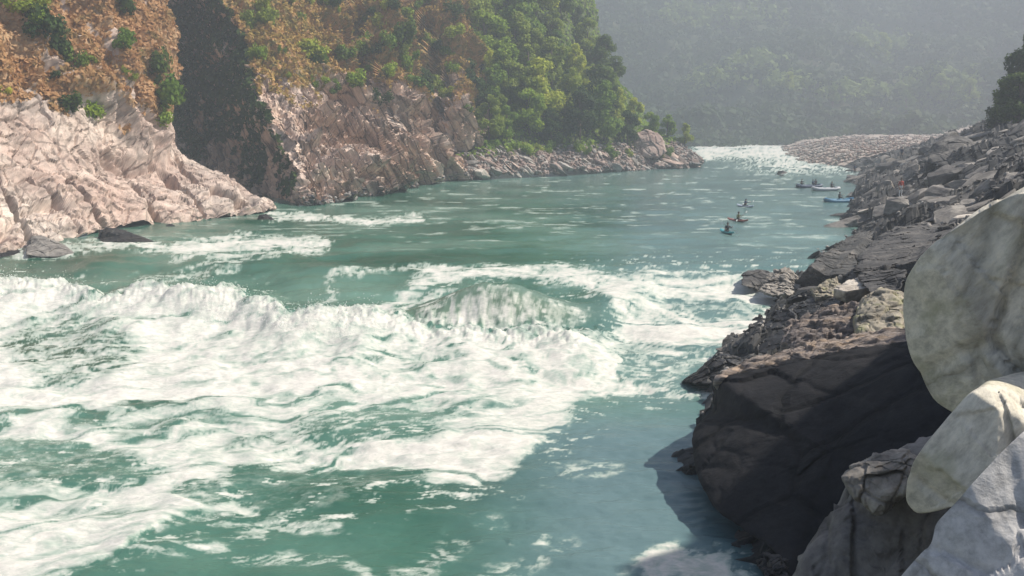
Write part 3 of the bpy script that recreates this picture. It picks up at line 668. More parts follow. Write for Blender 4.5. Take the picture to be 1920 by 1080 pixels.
hero('ridge_rock', [(1600, 520, 56), (1610, 480, 62), (1640, 450, 70), (1680, 425, 76), (1760, 418, 78), (1830, 400, 78), (1900, 380, 74), (1880, 430, 62), (1760, 480, 52), (1700, 530, 48), (1650, 545, 50)], 1.2, 3, 'rock_dark', 'broad dark rock shelf behind the top of the pale foreground boulder', 'rock', 28, facet=.25, fs=1.3, nz=.15, c=(1730, 460, 62), sm=False, cuts=10, k_=.8)
hero('water_rock', [wl(1392, 533), (1392, 516, 63), (1402, 507, 63.5), (1425, 505, 64), (1450, 512, 64), (1455, 532, 62), (1425, 546, 61)], .7, .9, 'rock_dark', 'round dark grey rock with white water breaking against it', 'rock', 29, facet=.2, fs=.9)
hero('water_rock', [wl(1422, 545), (1440, 520, 60), (1455, 508, 61), (1480, 506, 61), (1498, 520, 60), (1500, 545, 58), (1480, 556, 56.5), (1450, 556, 57)], .8, 1.2, 'rock_mid', 'pale topped jagged rock at the water edge under the dark ridge', 'rock', 30, facet=.35, fs=.7)
hero('flat_stone', [(1562, 542, 42.5), (1590, 528, 44.5), (1620, 519, 45.5), (1658, 522, 45), (1652, 534, 43.2), (1620, 542, 42), (1585, 547, 41.7)], .15, .8, 'rock_pale', 'flat pale pinkish stone lying on the dark slope', 'stone', 31, facet=.06, fs=.6, nz=.03, fdir=(-.1, -.4, 1))
hero('tilted_stone', [(1630, 497, 49.5), (1648, 492, 50), (1668, 504, 48.5), (1680, 519, 46), (1672, 528, 45), (1655, 523, 45.8), (1640, 512, 47.5)], .15, .6, 'rock_pale', 'smooth pale stone leaning above the flat pinkish stone', 'stone', 32, facet=.05, fs=.6, nz=.03, fdir=(-.1, -.4, 1))
hero('spotted_stone', [(1520, 547, 46), (1545, 535, 48), (1570, 533, 48), (1580, 546, 46), (1560, 558, 44), (1528, 558, 44)], .3, .8, 'lichen', 'speckled tan rock at the foot of the dark ridge', 'stone', 33, facet=.15, fs=.5, fdir=(-.1, -.4, 1))
hero('slab_rock', [(1700, 520, 44), (1690, 545, 43), (1640, 548, 43), (1625, 540, 44), (1600, 505, 50), (1640, 500, 50), (1700, 505, 46)], .3, 1.5, 'rock_dark', 'shaded dark slab under the leaning pale stone', 'rock', 34, facet=.3, fs=.9, k_=.93)
hero('humped_boulder', [(1728, 304, 108), (1738, 288, 110), (1752, 268, 111), (1772, 257, 112), (1800, 255, 112), (1822, 262, 111), (1835, 285, 108), (1820, 305, 105), (1770, 310, 105)], 2, 3, 'rock_dark', 'big smooth dark boulder standing out on the crest of the right bank', 'boulder', 35, facet=.25, fs=2.5, nz=.15, k_=.93)
# near pale boulders
A1 = [(1712, 620, 9.0), (1706, 580, 9.0), (1712, 530, 9.1), (1735, 490, 9.2), (1780, 448, 9.4), (1840, 405, 9.6), (1900, 370, 9.8), (1980, 330, 10), (2200, 330, 10), (2400, 600, 9.5), (2300, 900, 8.8), (2000, 900, 8.4), (1850, 800, 8.5), (1795, 762, 8.7), (1765, 745, 8.8), (1745, 705, 8.9), (1722, 665, 8.9)]
hero('foreground_boulder', A1, 1.9, 2.2, 'pale_fg', 'huge smooth pale grey boulder at the right edge, stained olive low on its side', 'boulder', 41, c=(1990, 600, 9.2), facet=.20, fs=1.5, nz=.08, e=.62, keep=.97, cuts=9)
B1 = [(1852, 716, 8.3), (1815, 745, 7.9), (1775, 790, 7.9), (1740, 830, 7.9), (1716, 865, 7.9), (1704, 900, 7.85), (1702, 940, 7.8), (1722, 962, 7.75), (1752, 958, 7.7), (1800, 945, 7.6), (1900, 1000, 7.4), (2100, 1000, 7.6), (2150, 800, 8.6), (2050, 700, 9.3), (1930, 695, 9.0)]
hero('foreground_boulder', B1, 1.0, 1.3, 'pale_fg', 'long rounded pale boulder wedged below the huge smooth one', 'boulder', 42, c=(1880, 860, 7.8), facet=.12, fs=1.1, nz=.06, e=.6, keep=.97, cuts=8)
C1 = [(1690, 1085, 6.0), (1722, 1050, 6.1), (1752, 1018, 6.2), (1756, 985, 6.3), (1790, 950, 6.4), (1830, 905, 6.5), (1880, 850, 6.6), (1930, 805, 6.7), (2050, 760, 6.8), (2250, 900, 6.6), (2250, 1300, 6), (1950, 1500, 5.6), (1700, 1400, 5.6), (1640, 1200, 5.8)]
hero('foreground_boulder', C1, .7, 1.4, 'pale_fg2', 'blue grey cracked boulder filling the bottom right corner', 'boulder', 43, c=(1900, 1120, 6.1), facet=.05, fs=.9, nz=.05, e=.55, keep=.9, cuts=14)
E1 = [(1478, 1085, 13.5), (1490, 1050, 13.6), (1530, 990, 13.8), (1575, 930, 14), (1600, 880, 14.2), (1700, 830, 14), (1850, 800, 13), (1900, 1000, 12), (1850, 1300, 11), (1600, 1500, 11), (1440, 1400, 12), (1470, 1180, 13)]
hero('shaded_rock', E1, .7, 3.0, 'grey_fg', 'brown grey shaded rock between the charcoal overhang and the bottom corner boulder', 'rock', 44, c=(1660, 1080, 12.8), facet=.14, fs=1.0, nz=.1, e=.6)
hero('flat_topped_rock', [(1578, 895, 12.6), (1600, 872, 12.8), (1640, 850, 13), (1700, 846, 12.8), (1730, 860, 12.5), (1715, 915, 12), (1690, 935, 12), (1655, 962, 12), (1640, 964, 12.0), (1605, 935, 12.3)], .45, .9, 'rock_mid', 'small light grey flat rock perched on the shaded brown grey one', 'rock', 45, facet=.10, fs=.5, nz=.06)
hero('wet_rock', [wl(1420, 1052, -.9), (1440, 1042, 21.8), (1462, 1040, 21.8), (1478, 1052, 21.6), (1478, 1100, 20.5), (1440, 1100, 20.6), (1430, 1072, 21.2)], .4, .6, 'wetdark', 'small black rock at the water edge below the charcoal overhang', 'rock', 46, facet=.12, fs=.4)
# left water rocks
hero('wedge_rock', [wl(184, 446), (186, 432, 84), (200, 426, 84.5), (225, 430, 84.5), (250, 438, 84), (275, 446, 83.5), (290, 453, 81.5), (240, 455, 81), (195, 454, 81.5)], .8, 1.2, 'wetdark', 'black wedge shaped rock in the water at the foot of the pale slabs', 'rock', 51, facet=.15, fs=1)
hero('half_sunk_boulder', [wl(48, 478), (50, 452, 77), (62, 442, 77.5), (80, 442, 77.5), (100, 450, 77), (125, 462, 76), (140, 474, 74.5), (110, 482, 73.5), (70, 484, 73.5)], 1, 1.4, 'rock_mid', 'grey boulder half sunk at the left edge water, black below', 'boulder', 52, facet=.12, fs=1.2)
hero('low_wet_rock', [wl(-30, 478), (-20, 462, 77), (0, 460, 77), (25, 466, 76.5), (55, 474, 75.5), (56, 483, 73.5), (0, 484, 73.5)], .6, 1, 'wetdark', 'low black rock at the very left, beside the half sunk boulder', 'rock', 53, facet=.15, fs=1)
hero('small_wet_rock', [wl(482, 411), (486, 403, 99.5), (498, 402, 99.5), (510, 407, 99), (514, 412, 98), (495, 414, 97.5)], .5, .6, 'wetdark', 'small black rock in the water off the tip of the pale slabs', 'rock', 54, facet=.08, fs=.5)
hero('small_wet_rock', [wl(308, 425), (312, 421, 93), (322, 420, 93), (330, 424, 92.5), (318, 428, 91.5)], .4, .5, 'wetdark', 'tiny dark rock between the black wedge and the slab tip', 'rock', 55, facet=.06, fs=.5)
hero('spit_boulder', [(1184, 288, 199), (1182, 266, 200), (1192, 250, 201), (1212, 243, 201.5), (1232, 248, 201.5), (1246, 264, 201), (1250, 284, 199), (1235, 296, 197), (1200, 296, 197)], 2.2, 3, 'rock_pink', 'large rounded boulder on the far rocky point, lit along its top edge', 'boulder', 56, facet=.35, fs=2.5, nz=.2)
hero('river_rock', [wl(1457, 325), (1459, 320.5, 176), (1470, 320, 176), (1477, 324, 175), (1466, 327, 172)], .6, .8, 'rock_mid', 'small rock awash in the bright shallows upstream of the rafts', 'rock', 57, facet=.08, fs=.6)

# scattered individual rocks
GR = 'rocks strewn over the right bank'
tones = {'rock_dark': 'dark grey', 'rock_mid': 'mid grey', 'rock_pale': 'pale tan', 'rock_pink': 'pink brown'}
def zone(px, py):
    if py < 300: return 'on the bank crest'
    if px < 1640 and py < 400: return 'at the water behind the rafts'
    if py < 345: return 'on the upper right bank'
    if py < 400: return 'midway up the right bank'
    return 'low on the right bank'
k = 0
while k < 190:
    px_ = random.uniform(1545, 1925); lo = np.interp(px_, [1545, 1600, 1640, 1700, 1760, 1850, 1925], [395, 325, 308, 290, 275, 250, 238])
    hi = np.interp(px_, [1545, 1600, 1700, 1850, 1925], [420, 440, 470, 420, 380]); py_ = lo + (hi-lo)*random.random()**1.2
    p = bank_at(px_, py_); s = random.choice([.5, .6, .8, 1.0, 1.4, 2.0])*np.interp(p[1], [40, 170], [.75, 1.25])
    sy = s*random.uniform(.7, 1.1)
    mt = random.choices(list(tones), [5, 5, 4, .4])[0]
    if s > 1.3: mt = random.choice(['rock_dark', 'rock_mid', 'rock_mid'])
    size = 'small' if s < .7 else ('medium' if s < 1.2 else 'large')
    shp = 'flat' if k % 5 == 0 else 'blocky'
    put_rock('rock', p + [0, 0, s*.2], (s*1.5, sy, s*.6) if shp == 'flat' else (s*1.1, sy, s*.75), mt, f'{size} {shp} {tones[mt]} rock {zone(px_, py_)}', f'{size} {shp} {tones[mt]} rocks {zone(px_, py_)}')
    k += 1
k = 0
while k < 75:
    px_ = random.uniform(850, 1305); top = np.interp(px_, [850, 950, 1000, 1100, 1200, 1305], [285, 285, 300, 285, 280, 300]); bot = np.interp(px_, [850, 1000, 1150, 1305], [338, 331, 321, 312])
    py_ = top + (bot-top)*random.random()**.6; p = surf_at(WS, px_, py_)
    s = random.choice([.6, .8, 1.0, 1.5, 1.9]); mt = random.choices(['rock_pink', 'rock_pale', 'rock_mid'], [4, 3, 1])[0]
    size = 'smaller' if s < .9 else ('medium' if s < 1.2 else 'big')
    where = 'under the trees by the cliff' if px_ < 1000 else ('midway along the far shore' if px_ < 1150 else 'near the far rocky point')
    put_rock('shore_rock', p + [0, 0, .1], (s*1.3, s*.8, s*.7), mt, f'{size} {tones[mt]} rock {where}', f'{size} {tones[mt]} rocks {where}', rot=(random.uniform(-.4, .4), R(30)+random.uniform(-.3, .3), random.uniform(-.6, .6)))
    k += 1
for k in range(46):
    px_ = random.uniform(1500, 1740); py_ = random.uniform(np.interp(px_, [1500, 1600, 1740], [520, 450, 425]), np.interp(px_, [1500, 1600, 1740], [560, 560, 500])); p = bank_at(px_, py_)
    s = random.choice([.25, .35, .5, .7, .9]); mt = random.choices(['rock_dark', 'rock_mid', 'rock_pale'], [5, 4, 2])[0]; size = 'small' if s < .4 else 'sizeable'
    put_rock('rock', p+[0, 0, s*.2], (s*1.2, s, s*.8), mt, f'{size} {tones[mt]} rock by the dark ridge at the water', f'{size} {tones[mt]} rocks by the dark ridge at the water')
# countless smaller rubble
def rubble(name, pts, sizes, mat, label, flat=.6, tiltv=None):
    V0, F0 = rock_mesh('r', 5, (1, .8, flat), 10, 1, 0); Vs, Fs = [], []
    n = len(pts); A = rng.uniform(0, 6.28, n); T = rng.uniform(-.6, .6, n)+(tiltv or 0)
    V = V0[None]*(sizes[:, None, None]*rng.uniform(.6, 1.4, (n, 1, 3)))
    ca, sa, ct, st = np.cos(A), np.sin(A), np.cos(T), np.sin(T)
    x = V[..., 0]*ca[:, None]-V[..., 1]*sa[:, None]; y = V[..., 0]*sa[:, None]+V[..., 1]*ca[:, None]; z = V[..., 2]
    x2 = x*ct[:, None]+z*st[:, None]; z2 = -x*st[:, None]+z*ct[:, None]
    V = np.stack([x2, y, z2], -1)+pts[:, None]
    Fs = (F0[None]+np.arange(n)[:, None, None]*len(V0)).reshape(-1, 3)
    ncol = rng.integers(0, len(mat), n)
    o = mk(name, V.reshape(-1, 3), Fs, [M[m] for m in mat], smooth_sh=False, mi=np.repeat(ncol, len(F0)))
    return tag(o, label, 'rubble', kind='stuff')
sel = BK[(BK[:, 1] > 30) & (BK[:, 1] < 200) & (BK[:, 2] > -.6) & (np.abs(BK[:, 0]/BK[:, 1]) < .62)]
p = sel[rng.integers(0, len(sel), 5200)]; rubble('rubble', p+[0, 0, .05], rng.uniform(.10, .34, len(p))*np.interp(p[:, 1], [30, 170], [.8, 1.5]), ['rock_dark', 'rock_mid', 'rock_dark', 'rock_pale', 'rock_mid'], 'loose broken stones between the rocks of the right bank', .5, -.5)
sel = BK[(BK[:, 1] > 212) & (BK[:, 1] < 345) & (BK[:, 2] > -.5) & (BK[:, 0]/BK[:, 1] < .62)]
p = sel[rng.integers(0, len(sel), 6500)]; rubble('gravel_bar_stones', p+[0, 0, .1], rng.uniform(.2, .7, len(p)), ['rock_pink', 'rock_pink', 'rock_mid', 'rock_pale'], 'pinkish boulder field on the bar at the river bend', .7)
sel = WS['P'][(WS['P'][:, 2] > -.5) & (WS['P'][:, 2] < 5.5) & (WS['P'][:, 1] < 225)]
p = sel[rng.integers(0, len(sel), 4200)]; rubble('shore_rubble', p, rng.uniform(.2, .75, len(p)), ['rock_pink', 'rock_pale', 'rock_pink', 'rock_mid'], 'loose pinkish stones along the far left shore', .6, .5)
sel = B2['P'][(B2['P'][:, 2] > -.4) & (B2['P'][:, 2] < 1.2) & (B2['P'][:, 0] > -27)]
if len(sel): p = sel[rng.integers(0, len(sel), 500)]; rubble('cliff_foot_rubble', p, rng.uniform(.2, .7, len(p)), ['rock_pink', 'rock_pale', 'rock_dark'], 'fallen stones along the foot of the brown cliff', .6)

# ------------------------------------------------------------------ vegetation
def leaves(c, nrm, size, asp=1.6):
    n = len(c); a = rng.normal(size=(n, 3)); nrm = nrm/(np.linalg.norm(nrm, axis=1, keepdims=True)+1e-9)
    a -= nrm*(a*nrm).sum(1, keepdims=True); a /= np.linalg.norm(a, axis=1, keepdims=True)+1e-9; b = np.cross(nrm, a)
    s = size[:, None]; 
    V = np.stack([c-a*s*asp*.5, c+b*s*.5, c+a*s*asp*.5, c-b*s*.5], 1).reshape(-1, 3)
    return V, np.arange(4*n).reshape(n, 4)
def tree_var(seed, h=9.0, w=6.5, nl=3600, ls=.34, kind=0):
    r = np.random.default_rng(seed); nb = r.integers(13, 19); blobs = []
    for i in range(nb):
        t = i/(nb-1); z = h*(.22+.72*t); rad = w*.5*math.sin(math.pi*min(1, .25+.72*t))**.7*r.uniform(.45, .9)
        a = r.uniform(0, 6.28); blobs.append((math.cos(a)*rad, math.sin(a)*rad, z+r.uniform(-.4, .4), r.uniform(.16, .26)*w*(1.15-.4*t)))
    blobs = np.array(blobs); pr = blobs[:, 3]**2; k = r.choice(nb, nl, p=pr/pr.sum())
    d = r.normal(size=(nl, 3)); d /= np.linalg.norm(d, axis=1, keepdims=True)
    rr = r.uniform(.35, 1.08, nl)**.6*(1+.25*fbm(d*2.5+k[:, None]*3.1, 2, seed))
    c = blobs[k, :3]+d*(blobs[k, 3]*rr)[:, None]*[1, 1, .72]
    nn = d*.8+r.normal(size=(nl, 3))*.6+[0, 0, .5]
    V, Fs = leaves(c, nn, r.uniform(.6, 1.3, nl)*ls)
    tp = [((0, 0, -.6), .28), ((.1, 0, h*.2), .22), ((-.05, .1, h*.5), .15), ((.1, 0, h*.85), .05)]
    parts = [tube([p for p, _ in tp], [q for _, q in tp], 7)]
    for j in range(nb):
        if j % 2 == 0:
            z0 = max(h*.15, blobs[j, 2]*.62); parts.append(tube([(0, 0, z0), tuple(blobs[j, :3]*[.5, .5, 1]*[1, 1, .9]), tuple(blobs[j, :3])], [.11, .07, .03], 5))
    tv, tf, _ = join(parts)
    return (V, Fs), (tv, tf)
TREES = []
for i in range(7):
    (lv, lf), (tv, tf) = tree_var(500+i, nl=3800)
    TREES.append((lv, lf, mk('trunk', tv, tf, M['bark'], link=False)))
CR = {}
def tree(px, py, s, mat, T=None, label='', group=None, name='tree', v=None, loc=None, cat='tree'):
    p = surf_at(T, px, py) if loc is None else loc
    v = random.randrange(7) if v is None else v
    if (v, mat) not in CR: CR[(v, mat)] = mk('crown', TREES[v][0], TREES[v][1], M[mat], link=False, smooth_sh=False)
    r = empty(name, tuple(p), random.uniform(0, 6.28)); r.scale = (s*random.uniform(.9, 1.15), s*random.uniform(.9, 1.15), s*random.uniform(.9, 1.2)); tag(r, label, cat, group)
    for nm, me in (('crown', CR[(v, mat)]), ('trunk', TREES[v][2])):
        o = bpy.data.objects.new(nm, me); COL.objects.link(o); o.parent = r
    return r
ln = {'leafA': 'mid green', 'leafB': 'yellow green', 'leafD': 'dark green'}
edge = lambda y: np.interp(y, [-120, 0, 60, 130, 200, 250, 290], [1030, 1068, 1090, 1135, 1180, 1235, 1285])
rows = [(-60, 4), (-15, 5), (30, 5), (75, 6), (120, 6), (160, 6), (200, 7), (232, 8), (262, 9)]
for ri, (yy, n_) in enumerate(rows):
    x0, x1 = 868, edge(yy)-14
    for j in range(n_):
        x = x0+(x1-x0)*(j+.5*(ri % 2)*.9+.15)/(n_-.3)+random.uniform(-10, 10); x = min(x, x1)
        mt = random.choices(['leafA', 'leafB', 'leafD'], [4, 4.5, 1.2])[0]
        rowt = ('high on the wooded slope', 'midway up the wooded slope', 'low on the wooded slope')[0 if yy < 60 else (1 if yy < 180 else 2)]
        side = 'by the cliff' if j < n_/3 else ('mid wood' if j < 2*n_/3 else 'at its edge')
        tree(x, yy+random.uniform(-8, 8), random.uniform(.7, 1.3)*np.interp(yy, [-60, 260], [1.35, .95])*(.62 if yy > 250 and x > 1180 else 1), mt, WS, f'{ln[mt]} tree {rowt}, {side}', f'{ln[mt]} trees {rowt}, {side}')
for x, y, s, mt, lb in [(1288, 268, .5, 'leafB', 'small yellow green tree at the tip of the wooded point'), (1255, 250, .62, 'leafA', 'leaning green tree just left of the tree at the tip of the point'), (868, 40, 1.0, 'leafB', 'bright yellow tree at the top corner where cliff meets wood')]:
    tree(x, y, s, mt, WS, lb)
# shrubs on the cliffs
def shrub_var(seed, nl=900):
    r = np.random.default_rng(seed); nb = 7; bl = np.c_[r.uniform(-.8, .8, (nb, 2)), r.uniform(.2, 1.3, nb)]; k = r.integers(0, nb, nl)
    d = r.normal(size=(nl, 3)); d /= np.linalg.norm(d, axis=1, keepdims=True); c = bl[k]+d*(.62*r.uniform(.3, 1.1, nl)[:, None])
    V, Fs = leaves(c, d+r.normal(size=(nl, 3))*.6, r.uniform(.12, .26, nl)); parts = [tube([(0, 0, -.3), tuple(b*.5), tuple(b)], [.05, .035, .015], 5) for b in bl]
    tv, tf, _ = join(parts); return V, Fs, mk('stem', tv, tf, M['bark'], link=False)
SH = [shrub_var(700+i) for i in range(4)]; SHM = {}
def shrub(T, px, py, s, mat, label, group=None):
    p = surf_at(T, px, py); v = random.randrange(4)
    if (v, mat) not in SHM: SHM[(v, mat)] = mk('foliage', SH[v][0], SH[v][1], M[mat], link=False, smooth_sh=False)
    r = empty('shrub', tuple(p-[0, 0, .2]), random.uniform(0, 6.28)); r.scale = (s*random.uniform(.8, 1.3), s*random.uniform(.8, 1.3), s*random.uniform(.8, 1.4)); tag(r, label, 'shrub', group)
    for nm, me in (('foliage', SHM[(v, mat)]), ('stem', SH[v][2])):
        o = bpy.data.objects.new(nm, me); COL.objects.link(o); o.parent = r
for x, y, s, mt, lb in [(300, 190, 1.7, 'leafA', 'bright green bush at the lip of the dark gully'), (85, 60, 1.4, 'leafD', 'dark bush high on the orange slope near the left edge'), (112, 95, 1.5, 'leafD', 'dark green bush in the crease of the orange slope'), (148, 128, 1.2, 'leafA', 'lower green bush in the crease of the orange slope'),
                        (235, 90, 1.2, 'leafA', 'small green bush on the orange slope left of the gully'), (290, 130, 1.4, 'leafD', 'dark bush above the bright one at the gully lip'), (125, 200, 1.2, 'leafD', 'low dark bush where orange slope turns to pale rock'), (180, 215, 1.3, 'leafA', 'olive bush above the pale slabs'),
                        (305, 228, 1.2, 'leafA', 'small bush hanging below the gully lip'), (60, 20, 1.3, 'leafB', 'yellowish bush at the top left'), (230, 15, 1.4, 'leafD', 'dark bush at the top of the orange slope beside the gully')]:
    shrub(S1, x, y, s, mt, lb)
for i in range(9): shrub(S1, random.uniform(-10, 310), random.uniform(-30, 180), random.uniform(.5, 1.0), random.choice(['leafD', 'leafA', 'leafB']), 'small scattered bush on the orange slope', 'small scattered bushes on the orange slope')
for i in range(90):
    x = random.uniform(440, 870); y = random.uniform(-30, 190)
    if y > 120 and x < 560 and x < 480+.35*(y-90)+25: x += 110
    if y > 175 and random.random() < .5: y -= 90
    mt = random.choices(['leafB', 'leafA', 'leafD'], [4, 3, 2])[0]; s = random.uniform(.6, 1.7)
    hz = 'high on' if y < 70 else ('halfway up' if y < 150 else 'low on'); sd_ = 'by the gully' if x < 580 else ('in its middle' if x < 730 else 'by the wood')
    shrub(B2, x, y, s, mt, f'{ln[mt]} bush {hz} the brown cliff, {sd_}', f'{ln[mt]} bushes {hz} the brown cliff, {sd_}')
for i in range(16):
    x = random.uniform(900, 1270); shrub(WS, x, np.interp(x, [900, 1000, 1270], [268, 285, 290])+random.uniform(-6, 6), random.uniform(.8, 1.6), random.choice(['leafB', 'leafA']), 'low green bush between the stones and the trees of the far left shore', 'low bushes between stones and trees of the far shore')
# grass
def tufts(T, n, name, mat, label, lo=.45, size=(.18, .5), xlim=None):
    w = np.where(T['veg'] > lo, 1.0, 0.0)*(T['P'][:, 2] < 70)
    px_, py_ = pix(T['P']); w *= (py_ > -60) & (px_ > -80)
    ii = np.nonzero(w)[0]; k = ii[rng.integers(0, len(ii), n)]
    c = T['P'][k]+rng.normal(size=(n, 3))*.12; nn = rng.normal(size=(n, 3))*.45+T['n'][k]*np.sign((T['n'][k]*(-T['P'][k]+[0, 0, 11])).sum(1))[:, None]; s = rng.uniform(*size, n)
    V, Fs = leaves(c+np.array([0, 0, 1])*s[:, None]*.5, nn, s, 1.5)
    o = mk(name, V, Fs, M[mat], smooth_sh=False); return tag(o, label, 'grass', kind='stuff')
tufts(S1, 42000, 'dry_grass', 'dry', 'orange dry grass covering the slope above the pale slabs')
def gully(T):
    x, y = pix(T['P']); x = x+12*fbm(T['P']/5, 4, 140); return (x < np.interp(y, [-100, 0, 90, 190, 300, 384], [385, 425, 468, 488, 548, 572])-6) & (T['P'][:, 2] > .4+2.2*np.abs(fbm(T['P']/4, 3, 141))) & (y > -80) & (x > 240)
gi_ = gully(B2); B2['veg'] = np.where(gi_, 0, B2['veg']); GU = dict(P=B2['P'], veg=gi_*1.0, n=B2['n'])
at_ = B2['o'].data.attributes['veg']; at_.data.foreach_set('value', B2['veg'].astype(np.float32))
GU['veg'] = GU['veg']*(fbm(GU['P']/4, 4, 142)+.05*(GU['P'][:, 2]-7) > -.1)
tufts(GU, 24000, 'gully_shade_scrub', 'leafD', 'dark green scrub added to darken the wall of the deep gully', .5, (.4, .9))  # dark leaves laid over the wall to deepen the gully's shade
tufts(B2, 42000, 'dry_grass', 'drygreen', 'dry yellowish grass and herbs on the ledges of the brown cliff', .4)
tufts(WS, 26000, 'undergrowth', 'leafA', 'green undergrowth beneath the trees of the wooded slope', .6, (.3, .8))
# far forest
def far_forest():
    P = HL['P']; px_, py_ = pix(P); ii = np.nonzero((py_ > -70) & (px_ > 1000) & (px_ < 2050))[0]
    nb = 6500; k = ii[rng.integers(0, len(ii), nb)]; c = P[k]; rad = rng.uniform(2.2, 5.6, nb); nl = 26
    d = rng.normal(size=(nb, nl, 3)); d /= np.linalg.norm(d, axis=2, keepdims=True)
    cc = c[:, None]+[0, 0, 1.5]+d*(rad[:, None, None]*rng.uniform(.6, 1.1, (nb, nl, 1)))
    V, Fs = leaves(cc.reshape(-1, 3), (d+rng.normal(size=d.shape)*.4).reshape(-1, 3), np.repeat(rad*.55, nl)*rng.uniform(.6, 1.2, nb*nl), 1.3)
    x, y = px_[k], py_[k]
    br = np.zeros(nb)  # sunlit patches of the hillside, painted as brighter leaves
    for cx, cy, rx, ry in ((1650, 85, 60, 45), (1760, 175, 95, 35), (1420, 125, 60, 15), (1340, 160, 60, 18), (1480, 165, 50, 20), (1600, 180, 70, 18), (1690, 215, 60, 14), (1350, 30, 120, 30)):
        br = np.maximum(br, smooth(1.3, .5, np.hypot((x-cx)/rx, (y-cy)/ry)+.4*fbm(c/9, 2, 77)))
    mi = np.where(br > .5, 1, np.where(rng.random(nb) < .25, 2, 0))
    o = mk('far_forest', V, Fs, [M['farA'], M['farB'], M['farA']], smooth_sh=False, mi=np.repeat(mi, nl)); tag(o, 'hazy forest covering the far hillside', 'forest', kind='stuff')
far_forest()
for x, y, s, mt, lb in [(1650, 110, 1.7, 'leafB', 'tall pale tree standing out on the hazy far hillside'), (1760, 195, 1.5, 'leafB', 'bright rounded tree at the foot of the far hill'), (1815, 205, 1.4, 'leafB', 'bright tree beside the rounded one at the foot of the far hill'), (1700, 215, 1.2, 'leafA', 'smaller green tree left of the bright trees below the far hill'),
                        (1685, 232, .5, 'leafB', 'tiny bright bush above the gravel bar'), (1560, 200, 1.1, 'leafA', 'faint green tree above the left end of the gravel bar'), (1480, 170, 1.2, 'leafB', 'faint yellow green tree low on the far hill'), (1345, 165, 1.2, 'leafB', 'faint tree on the far hill just beyond the wooded point')]:
    tree(x, y, s, mt, HL, lb, name='hillside_tree')
# dark trees at the right edge
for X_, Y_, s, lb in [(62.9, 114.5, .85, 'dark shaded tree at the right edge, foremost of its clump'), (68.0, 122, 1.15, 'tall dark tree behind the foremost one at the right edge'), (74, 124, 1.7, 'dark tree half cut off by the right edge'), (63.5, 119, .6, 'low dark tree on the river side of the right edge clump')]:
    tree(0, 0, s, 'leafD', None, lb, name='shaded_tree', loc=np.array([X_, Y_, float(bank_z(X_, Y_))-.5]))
tree(0, 0, 1.2, 'leafB', None, 'light green tree rising above the dark clump at the right edge', loc=np.array([82, 140, 19.]), name='shaded_tree')
hero('shaded_crag', [(1862, 245, 118), (1866, 215, 119), (1872, 185, 120), (1890, 165, 121), (1920, 150, 121), (2000, 90, 120), (2060, 160, 118), (2040, 260, 114), (1930, 262, 114)], 2.0, 5, 'bigdark', 'tall dark crag in shade under the trees at the right edge', 'rock', 61, facet=.6, fs=3, nz=.4)

# ------------------------------------------------------------------ spray thrown up along the breaking crest
def spray():
    V0, F0 = ico(1); cx = [p[0] for p in CREST]; cy = [p[1] for p in CREST]; pts, sz = [], []
    cl = [random.uniform(-40, 720) for _ in range(16)]+[260, 410, 450, 640, 655]
    for i in range(3400):
        x = random.gauss(random.choice(cl), 14) if i % 4 else random.uniform(-60, 760); y = np.interp(x, cx, cy)+random.uniform(-4, 30)
        p = atZ(x, y, -.3); z = water_z_fast(p[0], p[1]); p = np.array([p[0]+random.gauss(0, .1), p[1], z+abs(random.gauss(0, .2 if gnx(x) < 0 else .42))]); pts.append(p); sz.append(random.uniform(.008, .027))
    pts = np.array(pts); sz = np.array(sz); V = V0[None]*sz[:, None, None]+pts[:, None]; Fs = (F0[None]+np.arange(len(pts))[:, None, None]*len(V0)).reshape(-1, 3)
    o = mk('spray', V.reshape(-1, 3), Fs, M['foamdrop']); tag(o, 'white droplets thrown up along the breaking wave', 'spray', kind='stuff')
gnx = lambda x: math.sin(x*.021)+math.sin(x*.053+1)
sub = WV[(WV[:, 1] > 35) & (WV[:, 1] < 75)]
def water_z_fast(x, y):
    i = np.argmin((sub[:, 0]-x)**2+(sub[:, 1]-y)**2); return float(sub[i, 2])
M['foamdrop'] = plain('foam_droplets', (.85, .84, .82), .6, .05)
spray()

